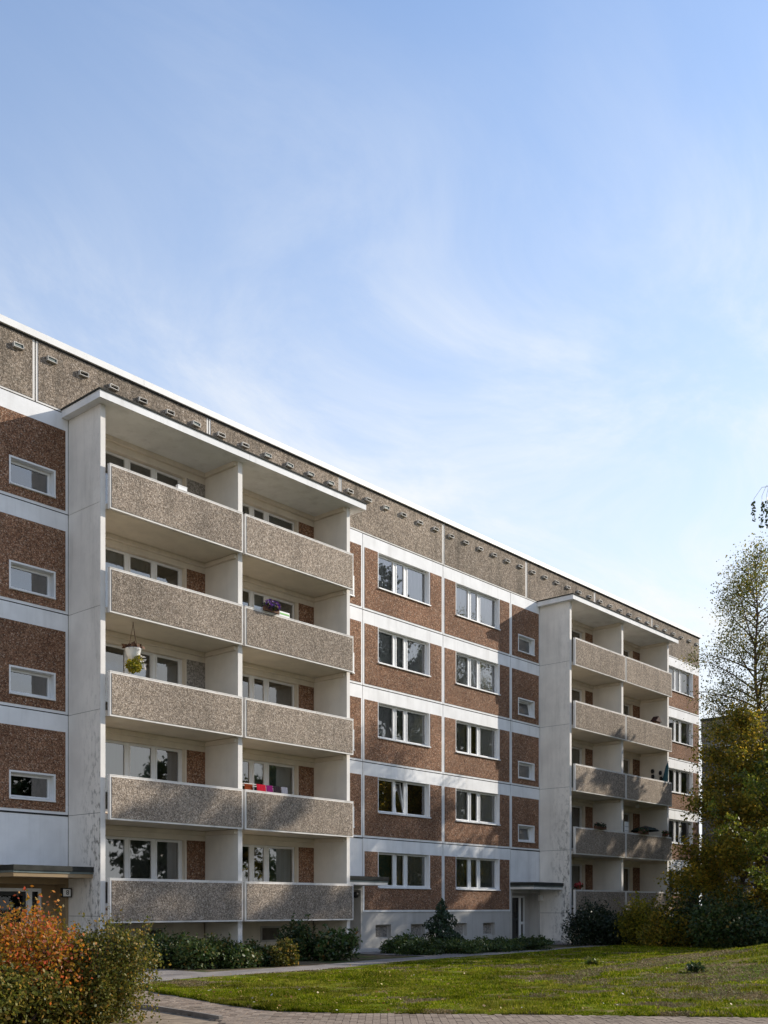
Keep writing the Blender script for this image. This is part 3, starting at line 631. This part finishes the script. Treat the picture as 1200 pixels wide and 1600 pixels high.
def flower_box(x, k, w, petal, label, leaf='shrub', n=260, y=RY, up=.12, nb=None, group='flower boxes on the balcony rails'):
    z = railz(k); o = empty('flower_box', (x, y, z)); tag(o, label, 'flower box', group)
    put('trough', MB().slab([-w/2, -w/2+.02, w/2-.02, w/2], [.0, .13], lambda i, j: True, -.17, -.075).box(-w/2+.03, -w/2+.06, -.08, .06, .06, .075).box(w/2-.06, w/2-.03, -.08, .06, .06, .075), M['terracotta'], o)
    link('foliage', mesh_quads('foliage', blob_leaves((0, -.12, .17), n, (w*.55, .15, .14), .085, int(x*10)+k)), L[leaf], o)
    link('blossom', mesh_quads('blossom', blob_leaves((0, -.15, .2), nb or n, (w*.58, .18, .17), .07, int(x*10)+k+77)), M[petal], o)
    return o
def white_box(x, k, label):
    z = railz(k); o = empty('storage_box', (x, RY+.01, z)); tag(o, label, 'box')
    put('tub', MB().box(-.16, .16, -.05, .05, .0, .10), M['frame'], o); put('lid', MB().box(-.17, .17, -.055, .055, .1, .125), M['frame'], o); return o
def rx(u, y=RY):
    a = (u-600)/F_PX; t = (y-CAMY)/(SS-a*CC); return CAMX+t*(CC+a*SS)
white_box(rx(284), 0, 'small white box on the top balcony rail of the left tower')
flower_box(rx(423, RY-.1), 1, .62, 'purple', 'flower box of purple petunias hanging on a fourth floor balcony rail')
o = empty('planter', (rx(443), RY, railz(1))); tag(o, 'white and green planter box beside the purple petunias', 'planter'); put('box', MB().box(-.22, .22, -.05, .05, 0, .15), M['frame'], o); put('stripe', MB().box(-.2, .2, -.056, -.05, .05, .1), M['greenplastic'], o)
# washing rack with red, purple and dark cloths
Zr = railz(3); o = empty('drying_rack', (rx(415), -1.05, Zr-1.06)); tag(o, 'folding rack hung with red, purple and dark laundry behind a balcony rail', 'drying rack')
put('rack_frame', MB().tube([(-.5, -.2, 1.32), (1.35, -.2, 1.32)], .012).tube([(-.5, .2, 1.32), (1.35, .2, 1.32)], .012).tube([(-.5, -.2, 1.32), (-.5, .2, 1.32)], .012).tube([(1.35, -.2, 1.32), (1.35, .2, 1.32)], .012).tube([(-.3, -.2, 0), (-.3, .2, 1.3)], .012).tube([(1.1, -.2, 0), (1.1, .2, 1.3)], .012), M['frame'], o)
for xa_, xb_, cc, yy in ((-.42, -.08, (.22, .05, .02), -.1), (.0, .38, (.45, .02, .04), -.2), (.40, .68, (.20, .02, .13), -.2), (.70, 1.04, (.03, .025, .03), -.2), (1.06, 1.33, (.22, .23, .28), -.2)):
    b = MB(); nn = 10
    for i in range(nn+1):
        x = xa_+(xb_-xa_)*i/nn; w = .015*math.sin(i*2.2)
        b.v += [(x, yy-.02+w*.3, 1.34), (x, yy-.05+w, 1.1), (x, yy-.06-w, .85)]
    for i in range(nn): b.f += [[3*i, 3*i+3, 3*i+4, 3*i+1], [3*i+1, 3*i+4, 3*i+5, 3*i+2]]; b.mi += [0, 0]
    put('laundry', b, cloth('laundry_cloth', cc, .15), o, smooth=True)
# hanging basket
hb = pix(208, 1020, t=(-1.35-CAMY)/(SS-((208-600)/F_PX)*CC)); zc = 12.34-2.8*1+.01
o = empty('hanging_basket', (hb.x, -1.35, hb.z)); tag(o, 'white hanging basket with trailing flowers above a third floor rail', 'hanging basket')
top = zc-hb.z
put('hanger', MB().tube([(0, 0, top), (0, 0, top-.05)], .012).tube([(0, 0, top-.04), (-.14, 0, .12)], .007, 4).tube([(0, 0, top-.04), (.14, 0, .12)], .007, 4).tube([(0, 0, top-.04), (0, -.14, .12)], .007, 4), M['terracotta'], o)
put('bowl', MB().lathe([(.02, -.22), (.12, -.18), (.19, -.05), (.22, .08), (.24, .1), (.22, .12), (.18, .1), (.15, -.02), (0, -.05)], (0, 0, 0), 14), M['frame'], o, smooth=True)
link('twigs', mesh_quads('twigs', blob_leaves((0, 0, .17), 70, (.32, .28, .08), .16, 5)), M['terracotta'], o)
link('foliage', mesh_quads('foliage', np.concatenate([blob_leaves((-.12, -.2, -.42), 420, (.28, .16, .2), .085, 8), blob_leaves((.05, -.2, -.22), 120, (.16, .14, .2), .08, 9)])), L['forsythia'], o)
link('blossom', mesh_quads('blossom', np.concatenate([blob_leaves((.1, -.24, -.3), 46, (.16, .08, .3), .085, 11), blob_leaves((0, -.1, .1), 40, (.2, .16, .07), .1, 12)])), M['whitepetal'], o)
# right tower
o = empty('bird_house', (rx(1028), RY+.1, railz(1))); tag(o, 'small brown bird house on a balcony rail of the right tower', 'bird house')
put('house_body', MB().box(-.22, .22, -.1, .1, 0, .16), M['terracotta'], o); b = MB(); b.v = [(-.32, -.16, .14), (.32, -.16, .14), (0, -.16, .42), (-.32, .16, .14), (.32, .16, .14), (0, .16, .42)]; b.f = [[0, 1, 2], [3, 5, 4], [0, 2, 5, 3], [1, 4, 5, 2], [0, 3, 4, 1]]; b.mi = [0]*5; put('roof', b, plain('dark_brown_wood', (.05, .02, .015), .8), o)
o = empty('folded_parasol', (34.55, -1.35, 12.34-5.6+.16)); tag(o, 'folded teal parasol leaning out over a balcony of the right tower', 'parasol')
put('canopy', MB().lathe([(.03, .7), (.13, .8), (.15, 1.2), (.08, 1.9), (.02, 2.1)], (0, 0, 0), 9), plain('teal_cloth', (.03, .09, .11), .9), o, smooth=True); put('pole', MB().tube([(0, 0, 0), (0, 0, 2.2)], .02), M['greyplastic'], o); o.rotation_euler = (.12, .08, 0)
o = empty('wall_ornament', (34.742, -.9, 8.6)); tag(o, 'four black lantern shapes mounted on the inner balcony wall', 'wall ornament')
for yy, zz in ((.12, .0), (.1, -.28), (-.32, -.12), (-.36, -.42)): put('lantern', MB().lathe([(.0, .12), (.07, .1), (.09, 0), (.06, -.1), (0, -.11)], (-.1, yy, zz), 8), M['black'], o, smooth=True)
flower_box(rx(1002), 3, .9, 'redpetal', 'dark flower box with red blooms under a lowered umbrella', 'green', nb=26); flower_box(rx(1036), 3, .5, 'redpetal', 'small box of pink red flowers at the right end of a balcony', 'green', nb=22)
flower_box(rx(934), 3, 1.0, 'redpetal', 'long dark planter along the rail of a left hand balcony', 'yew', 200, nb=6)
o = empty('sun_umbrella', (rx(1008, -1.3), -1.3, railz(3)-.95)); tag(o, 'lowered dark green umbrella above a balcony rail', 'umbrella'); put('canopy', MB().lathe([(.75, 1.18), (.5, 1.32), (.1, 1.42), (0, 1.44)], (0, 0, 0), 8), plain('dark_green_cloth', (.012, .02, .014), .9), o); put('pole', MB().tube([(0, 0, 0), (0, 0, 1.46)], .02), M['greyplastic'], o)
o = empty('paper_screen', (rx(977, -1.5), -1.45, railz(3))); tag(o, 'white woven screen beside the balcony partition', 'screen'); put('panel', MB().box(-.0, .36, -.03, .0, -.2, .55), M['whitepetal'] if False else M['frame'], o); put('slat', MB().box(.0, .36, -.04, -.031, .1, .13).box(0, .36, -.04, -.031, .3, .33), M['greyplastic'], o)
o = empty('ceiling_lamp', (rx(996, -1.0), -1.0, 12.34-2.8*2-.0)); tag(o, 'round white lamp under a balcony ceiling of the right tower', 'lamp'); put('globe', MB().lathe([(0, -.2), (.08, -.17), (.11, -.09), (.08, -.02), (.04, 0)], (0, 0, 0), 10), M['frame'], o, smooth=True); put('socket', MB().lathe([(.05, 0), (.05, .012)], (0, 0, 0), 8), M['greyplastic'], o)
for u_, k, lab in ((908, 4, 'pot of red geraniums on a ground floor balcony rail'),):
    z = railz(k); o = empty('flower_pot', (rx(u_), RY+.12, z-.12)); tag(o, lab, 'flower pot'); put('pot', MB().lathe([(.08, 0), (.12, .2), (.12, .22), (0, .2)], (0, 0, 0), 10), M['terracotta'], o); link('blossom', mesh_quads('blossom', blob_leaves((0, 0, .33), 150, (.26, .2, .15), .09, 3)), M['redpetal'], o); link('foliage', mesh_quads('foliage', blob_leaves((0, 0, .27), 120, (.24, .2, .1), .09, 4)), L['green'], o)
o = empty('sign_plate', (25.72, -1.758, 1.32)); tag(o, 'small blue sign plate low on a ground floor balustrade', 'sign'); put('plate', MB().box(0, .26, -.012, 0, 0, .24), plain('blue_enamel', (.02, .05, .16), .4), o); put('bolt', MB().box(.02, .04, -.018, -.012, .2, .22).box(.22, .24, -.018, -.012, .2, .22), M['zinc'], o)

# ------------------------------------------------------------------ trees and shrubs
def leaf_quads(p, ls, r, droop=.0, asp=.34):
    n = len(p); d = r.normal(size=(n, 3)); d[:, 2] -= droop; d /= np.linalg.norm(d, axis=1)[:, None]; e = np.cross(d, r.normal(size=(n, 3))); e /= (np.linalg.norm(e, axis=1)[:, None]+1e-9)
    l = (ls*r.uniform(.6, 1.35, n))[:, None]; return np.stack([p-d*l*.5, p+e*l*asp, p+d*l*.5, p-e*l*asp], 1)
def tree(name, label, cat, pos, H, base, Rr, leaf_n, ls, lmat, bark='bark', profile=None, nl=26, droop=.35, seed=1, tr=.16, lean=(0, 0), spread=.22, group=None, strands=None, elev=(10, 62)):
    r = np.random.default_rng(seed); o = empty(name, pos); tag(o, label, cat, group)
    profile = profile or (lambda f: math.sin(math.pi*min(1, .12+.88*f)**.8)**.8)
    NP = 12; tp = [Vector((lean[0]*(i/NP)**1.4*H + .10*math.sin(i*1.3+seed)*min(1, i/3), lean[1]*(i/NP)**1.4*H + .10*math.cos(i*1.7+seed)*min(1, i/3), H*i/NP)) for i in range(NP+1)]
    put('trunk', MB().tube(tp, [tr*(1.25 if i == 0 else (1-i/NP)**.9+.06) for i in range(NP+1)], 8), M[bark], o, smooth=True)
    bm = MB(); pts = []; wts = []
    def tat(f): x = f*NP; i = min(NP-1, int(x)); return tp[i].lerp(tp[i+1], x-i)
    for i in range(nl):
        f = base/H+(1-base/H)*((i+.5)/nl)**.92*.985; fr = (f-base/H)/(1-base/H); az = i*2.39996+r.uniform(-.5, .5); ln = max(.5, Rr*profile(fr)*r.uniform(.75, 1.15))
        el = math.radians(elev[0]+(elev[1]-elev[0])*fr+r.uniform(-10, 10)); d = Vector((math.cos(az)*math.cos(el), math.sin(az)*math.cos(el), math.sin(el))); p = tat(f); pl = [p.copy()]; st = 7
        for s in range(st):
            d.z -= droop*.09*(s+1)/st*2; d += Vector(r.normal(size=3)*.07); d.normalize(); p = p+d*(ln/st); pl.append(p.copy())
        r0 = tr*.42*(1-fr)**.8+.012; bm.tube(pl, [r0*(1-s/(st+.6))+.004 for s in range(st+1)], 5, cap=False)
        nsub = max(4, int(ln*3.2))
        for s in range(nsub):
            g = r.uniform(.22, 1.0)*st; j = min(st-1, int(g)); q = pl[j].lerp(pl[j+1], g-j); d2 = (pl[j+1]-pl[j]).normalized()+Vector(r.normal(size=3)*.75); d2.normalize(); l2 = ln*r.uniform(.16, .40)*(1.15-.6*g/st)+.15; sp_ = [q.copy()]
            for s2 in range(4):
                d2.z -= droop*.22; d2.normalize(); q = q+d2*(l2/4); sp_.append(q.copy())
            bm.tube(sp_, [.012, .010, .007, .005, .003], 3, cap=False)
            for s2 in range(4): pts.append((sp_[s2], sp_[s2+1])); wts.append(l2*(.5+.5*s2/3))
    put('branches', bm, M[bark], o)
    wts = np.array(wts); idx = r.choice(len(pts), leaf_n, p=wts/wts.sum()); A = np.array([pts[i][0] for i in range(len(pts))]); Bb = np.array([pts[i][1] for i in range(len(pts))]); k = r.random((leaf_n, 1))
    P = A[idx]*(1-k)+Bb[idx]*k + r.normal(size=(leaf_n, 3))*spread*ls*6*.25
    link('crown', mesh_quads('crown', leaf_quads(P, ls, r, droop)), L[lmat], o)
    return o
def at(u, t, z=0.): a = (u-600)/F_PX; return (CAMX+t*(CC+a*SS), CAMY+t*(SS-a*CC), z)
cone = lambda f: (1-f)**.62*.9+.06
tree('birch_tree', 'tall thin leaved birch rising above the roof line at the right edge', 'tree', at(1186, 46), 17.2, 2.2, 3.1, 60000, .084, 'birchleaf', 'birchbark', lambda f: min(1, 1.5*(1-f)**.6+.10), 84, .42, 11, .15, (-.008, .006), 2.2, None, None, (8, 52))
tree('autumn_tree', 'dense olive and orange autumn tree covering the right end of the block', 'tree', at(1160, 43), 9.2, 1.0, 3.1, 38000, .125, 'autumn', 'bark', lambda f: (1-f)**.5*.95+.1, 26, .3, 21, .11, (0, 0), 1.3)
tree('maple_tree', 'bright yellow green young tree at the right edge in front of the birch', 'tree', at(1212, 33), 6.3, 2.0, 1.9, 5200, .11, 'maple', 'bark', lambda f: math.sin(math.pi*(.15+.8*f)), 18, .25, 31, .07, (0, 0), .5)
# trees beside the frame: seen in the window panes and as shadows
for i, (x, y, H, Rr, n, lab) in enumerate(((33.2, -15.6, 22.3, 4.2, 21000, 'slim tall tree shading the lower balconies of the left tower'), (39.5, -11.6, 20.0, 4.0, 17000, 'tall tree whose shadow dapples the brown panels between the towers'), (43.5, -8.6, 17.5, 3.4, 24000, 'dense tree nearest the right tower whose shadow falls on its balconies'), (52, -12.5, 19.5, 4.6, 14000, 'wide tree far right mirrored in the middle window panes'), (47, -20, 17.5, 4.0, 9000, 'tall tree furthest from the block mirrored in the lower panes'), (28.5, -14.6, 14.5, 2.7, 16000, 'smaller tree whose shadow falls on the bed under the left tower'), (36.5, -18.5, 21.5, 4.0, 20000, 'tall tree behind the slim one shading the left entrance'), (59, -8.5, 16, 4, 9000, 'tree by the background block mirrored in the panes'))):
    tree('broadleaf_tree', lab, 'tree', (x, y, 0), H, 2.2, Rr, n, .25, 'birch' if i % 2 else 'green', 'bark', None, 26, .3, 40+i, .2, (0, 0), .5, group='trees beside the lawn outside the view')
for i, (x, y, H, Rr, lab) in enumerate(((14, -39, 11, 4.2, 'unseen round tree added behind the viewer nearest the left end'), (24, -41, 13, 4.6, 'unseen broad tree added behind the viewer'), (34, -40, 12.5, 4.4, 'unseen bushy tree added behind the viewer to the right'), (45, -38, 14, 4.8, 'unseen dense tree added far behind on the right'), (58, -35, 14, 5, 'unseen dense tree added furthest right beyond the lawn'), (1, -41, 11, 4.4, 'unseen round tree added behind the viewer on the left'), (-13, -40, 12, 4.8, 'unseen broad tree added behind the viewer at the far left'), (68, -25, 13, 5, 'unseen dense tree added before the background block'))):  # unseen trees added to cut sky light and darken the lower panes
    tree('added_unseen_tree', lab, 'tree', (x, y, 0), H, .9, Rr, 9000, .42, 'green' if i % 3 else 'birch', 'bark', None, 20, .3, 80+i, .2, (0, 0), .5, group='unseen trees added around the courtyard to darken the lower floors')
# weeping tree near the camera: the tip of one limb hangs into view
wp = Vector(at(1730, 14.2)); o = tree('weeping_birch', 'drooping dark twig tips of a near tree hanging in at the right edge', 'tree', wp, 9.5, 3.0, 2.6, 3500, .12, 'green', 'birchbark', None, 18, .5, 61, .13)
ex = MB(); LP = []; lr = np.random.default_rng(5)
tgt = Vector(at(1206, 14.2, 7.25))-wp; start = Vector((0, 0, 6.2)); pl = [start.lerp(tgt, f)+Vector((0, 0, 1.1*math.sin(math.pi*f)*.55)) for f in np.linspace(0, 1, 12)]
ex.tube(pl, [.05*(1-i/13)+.006 for i in range(12)], 5, cap=False)
for u_, z0, z1 in ((1178, 7.10, 6.80), (1190.5, 7.14, 6.72), (1198, 7.16, 6.70), (1206, 7.2, 6.75), (1218, 7.25, 6.6), (1232, 7.3, 6.6)):
    q = Vector(at(u_, 14.2))-wp; a = Vector((q.x, q.y, z0)); pp = [tgt+Vector((0, 0, .02)), tgt.lerp(a, .55)+Vector((0, 0, .09)), a, Vector((q.x, q.y, (z0+z1)/2)), Vector((q.x+.01, q.y, z1))]
    ex.tube(pp, [.004, .003, .0025, .002, .0015], 3, cap=False)
    for f in np.linspace(0.15, 1, 34): LP.append(np.array((q.x, q.y, z0+(z1-z0)*f))+lr.normal(size=3)*np.array((.014, .014, .01)))
for f_ in np.linspace(.12, 1, 16):          # leafy side twigs along the whole limb
    k_ = min(10, int(f_*11)); b_ = pl[k_].lerp(pl[k_+1], f_*11-k_) if k_ < 11 else pl[11]
    for _ in range(2):
        e_ = b_+Vector((lr.normal()*.28, lr.normal()*.28, -.12-.30*lr.random())) if f_ < .86 else b_+Vector((abs(lr.normal())*.15*SS, -abs(lr.normal())*.15*CC, -.12-.2*lr.random()))
        ex.tube([b_, b_.lerp(e_, .5)+Vector((0, 0, .05)), e_], [.006, .004, .002], 3, cap=False)
        for g_ in np.linspace(.2, 1, 14): LP.append(np.array(b_.lerp(e_, g_))+lr.normal(size=3)*.03)
put('hanging_twigs', ex, M['birchbark'], o); link('hanging_leaves', mesh_quads('hanging_leaves', leaf_quads(np.array(LP), .05, lr, 1.2, .3)), L['green'], o)

def shrub(name, label, cat, pos, rad, n, ls, lmat, seed, lumps=9, stems=14, shoots=0, group=None, flat=.0, asp=.34):
    """bush: several overlapping leaf clumps round a bundle of stems, leaves denser towards the outside"""
    r = np.random.default_rng(seed); o = empty(name, pos); tag(o, label, cat, group); rx_, ry_, h = rad
    C = []; 
    for i in range(lumps):
        an = i*2.4+r.uniform(-.4, .4); q = math.sqrt((i+.5)/lumps); C.append((math.cos(an)*q*rx_*.66, math.sin(an)*q*ry_*.66, h*(.20+.50*r.random()*(1-.45*q)+.10*(1-q)), r.uniform(.34, .54)))
    C = np.array(C); ix = r.integers(0, lumps, n); d = r.normal(size=(n, 3)); d /= np.linalg.norm(d, axis=1)[:, None]; rr = (r.random(n)**.33)*(1+.22*r.normal(size=n)*(r.random(n) < .25))
    P = C[ix, :3]+d*(C[ix, 3]*rr)[:, None]*np.array((rx_, ry_, h*.62)); P[:, 2] = np.abs(P[:, 2])+.02; P[:, 2] *= np.where(r.random(n) < .25, r.random(n), 1.)
    # wild outline: pull a share of the leaves along upright shoots
    ex = MB(); extra = []
    for i in range(stems):
        j = r.integers(0, lumps); a = Vector((r.normal()*rx_*.12, r.normal()*ry_*.12, 0)); b = Vector(C[j, :3]); b.z += h*C[j, 3]*.45; m = a.lerp(b, .5)+Vector((r.normal()*.05, r.normal()*.05, .05)); ex.tube([a, m, b], [.018, .012, .005], 4, cap=False)
    for i in range(shoots):
        j = r.integers(0, lumps); a = Vector(C[j, :3]); dr = Vector((r.normal()*.45, r.normal()*.45, 1)); dr.normalize(); b = a+dr*h*(C[j, 3]*.62+r.uniform(.08, .24)); ex.tube([a, b], [.006, .002], 3, cap=False)
        for f in np.linspace(.55, 1, 14): extra.append(np.array(a.lerp(b, f))+r.normal(size=3)*ls*.5)
    if extra: P = np.concatenate([P, np.array(extra)])
    put('stems', ex, M['bark'], o); link('foliage', mesh_quads('foliage', leaf_quads(P, ls, r, flat, asp)), L[lmat], o); return o
# foreground bushes, left
shrub('autumn_bush', 'large bush with orange and red autumn leaves at the left edge', 'bush', at(22, 14.0), (1.25, 1.2, 1.80), 34000, .052, 'orange', 101, 14, 30, 60)
shrub('hedge_bush', 'rounded olive green bush right of the orange bush beside the paved path', 'bush', at(160, 14.2), (.74, .8, 1.52), 30000, .043, 'hedge', 102, 13, 26, 60)
shrub('low_bush', 'low dark green bush at the foot of the orange bush', 'bush', at(45, 13.2), (1.05, .6, 1.0), 10000, .055, 'hedge', 103, 10, 14, 14)
# bed under the left tower
for i, (u_, v_, h, rw, lm_, lab) in enumerate(((262, 1510, 1.15, .9, 'green', 'dark green shrub half hidden behind the olive bush'), (312, 1512, 0.95, .95, 'shrub', 'leafy green shrub second from the left under the left tower'), (368, 1510, 0.8, .95, 'shrub', 'low green shrub below the balcony partition of the left tower'), (418, 1507, .6, .9, 'green', 'lowest spreading shrub in the bed under the left tower'), (462, 1500, 1.25, .75, 'green', 'upright dark shrub under the right balconies of the left tower'), (440, 1508, .7, .6, 'hedge', 'small yellowing shrub in front of the upright dark one'))):
    shrub('shrub', lab, 'shrub', tuple(pix(u_, v_)), (rw, rw*.9, h), 4200, .085, lm_, 120+i, 9, 12, 26, 'low shrubs under the left tower')
shrub('rhododendron', 'glossy leaved shrub with pale leaf tips beside the middle entrance path', 'shrub', tuple(pix(520, 1499)), (1.0, .9, 1.0), 2600, .15, 'rhodo', 131, 9, 10, 20, asp=.26)
# conifer and juniper in front of the plinth
def conifer(label, pos, H, Rr, n, seed):
    r = np.random.default_rng(seed); o = empty('conifer', pos); tag(o, label, 'conifer'); put('trunk', MB().tube([(0, 0, 0), (0, 0, H*.95)], [.05, .01], 6), M['bark'], o)
    f = 1-np.sqrt(r.random(n)); an = r.uniform(0, 2*np.pi, n); tier = 1+.42*np.sin(f*19+an*1.5)+.22*np.sin(an*3+f*5); q = Rr*(1-f)**.85*tier*r.random(n)**.4; P = np.stack([np.cos(an)*q, np.sin(an)*q, .05+f*H-.25*q], 1); P[:, 2] = np.maximum(P[:, 2], .02)
    link('crown', mesh_quads('crown', leaf_quads(P, .12, r, .5, .2)), L['conifer'], o)
conifer('small dark conifer in front of the plinth between two basement windows', tuple(pix(690, 1484)), 1.85, 1.0, 5200, 141)
for i, (u_, v_, rw, h, lab) in enumerate(((632, 1489, 1.0, .62, 'spreading juniper nearest the middle entrance'), (668, 1491, 1.2, .55, 'spreading juniper at the left foot of the conifer'), (722, 1489, 1.3, .5, 'spreading juniper right of the conifer'), (778, 1486, 1.5, .5, 'spreading juniper below the right basement window'), (828, 1483, 1.4, .48, 'spreading juniper in front of the right entrance door'))):
    shrub('juniper', lab, 'shrub', tuple(pix(u_, v_)), (rw, rw*.75, h), 4200, .10, 'juniper', 150+i, 10, 8, 30, 'junipers in the bed before the plinth', asp=.2)
# right bed
shrub('yew_bush', 'almost black evergreen bush under the right tower', 'bush', at(928, 44.5), (2.0, 1.3, 2.0), 8000, .12, 'yew', 161, 12, 14, 20, asp=.22)
shrub('yellow_bush', 'yellow and green bush in front of the right tower balconies', 'bush', at(1003, 42.5), (1.15, 1.1, 2.45), 6500, .10, 'forsythia', 162, 11, 14, 30)
for i, (u_, t_, rw, h, lm_, lab) in enumerate(((1052, 41, 1.4, 1.75, 'autumn', 'brownish bush right of the yellow bush'), (1092, 41, 1.5, 2.3, 'green', 'dark green bush before the end of the block'), (1140, 39, 1.6, 2.1, 'shrub', 'tall green bush below the autumn tree'), (1192, 38, 1.6, 1.7, 'green', 'dark bush at the right edge behind the mound'), (968, 43.5, 1.3, 1.35, 'yew', 'low blackish bush left of the yellow bush'))):
    shrub('bush', lab, 'bush', at(u_, t_), (rw, rw, h), 5200, .12, lm_, 170+i, 11, 12, 30, 'bushes behind the lawn on the right')
# weed tufts on the mound
for i, (u_, v_, s_, lab) in enumerate(((928, 1509, .20, 'tall green weed at the left foot of the mound'), (1087, 1520, .24, 'dark weed tuft on the bare middle of the mound'))):
    a = (u_-600)/F_PX; best = None
    for tq in np.arange(14, 40, .1):
        x = CAMX+tq*(CC+a*SS); y = CAMY+tq*(SS-a*CC); z = float(lawn_z(x, y, tq, tnear(a), tfar(a))); v2 = HOR+(CAMZ-z)/tq*F_PX
        if v2 <= v_: best = (x, y, z); break
    if best: shrub('weed', lab, 'weed', best, (s_, s_, s_*.8), 110, .09, 'maple' if i == 0 else 'green', 190+i, 4, 4, 5, 'weeds on the lawn')

# ------------------------------------------------------------------ block behind the trees, seen end on
K = empty('background_block', (67.5, 11.3, 0)); tag(K, 'dark grey apartment block far behind the trees on the right', 'apartment building')
# local: faces -X, length runs along -Y
put('wall', MB().box(0, 11, -46, 0, -.02, 15.3), M['bgwall'], K); put('attic', MB().box(-.06, 11, -46.05, .05, 15.301, 17.0), M['attic'], K); put('roof_edge', MB().box(-.15, 11.1, -46.1, .1, 17.001, 17.2), M['felt'], K)
bfr = MB().slab([-.0, .06, .70, .76, 1.4, 1.46], [0, .06, 1.2, 1.26], lambda i, j: not (i in (1, 3) and j == 1), 0, .06).mesh('window', M['frame']); bpn = MB().quad((0, .03, 0), (1.46, .03, 0), (1.46, .03, 1.26), (0, .03, 1.26)).mesh('pane', M['dark']); bbk = None
for k in range(5):
    put('white_band', MB().box(-.03, .0, -45.9, -.1, 15.28-2.8*k-.45, 15.28-2.8*k), M['bgband'], K)
    for j in range(14):
        w = link('window', bfr, None, K, (-.05, -1.2-j*3.1, 15.3-2.8*k-1.75)); w.rotation_euler = (0, 0, -math.pi/2); p = link('pane', bpn, M['dark'], w); p.location = (0, .0, 0)
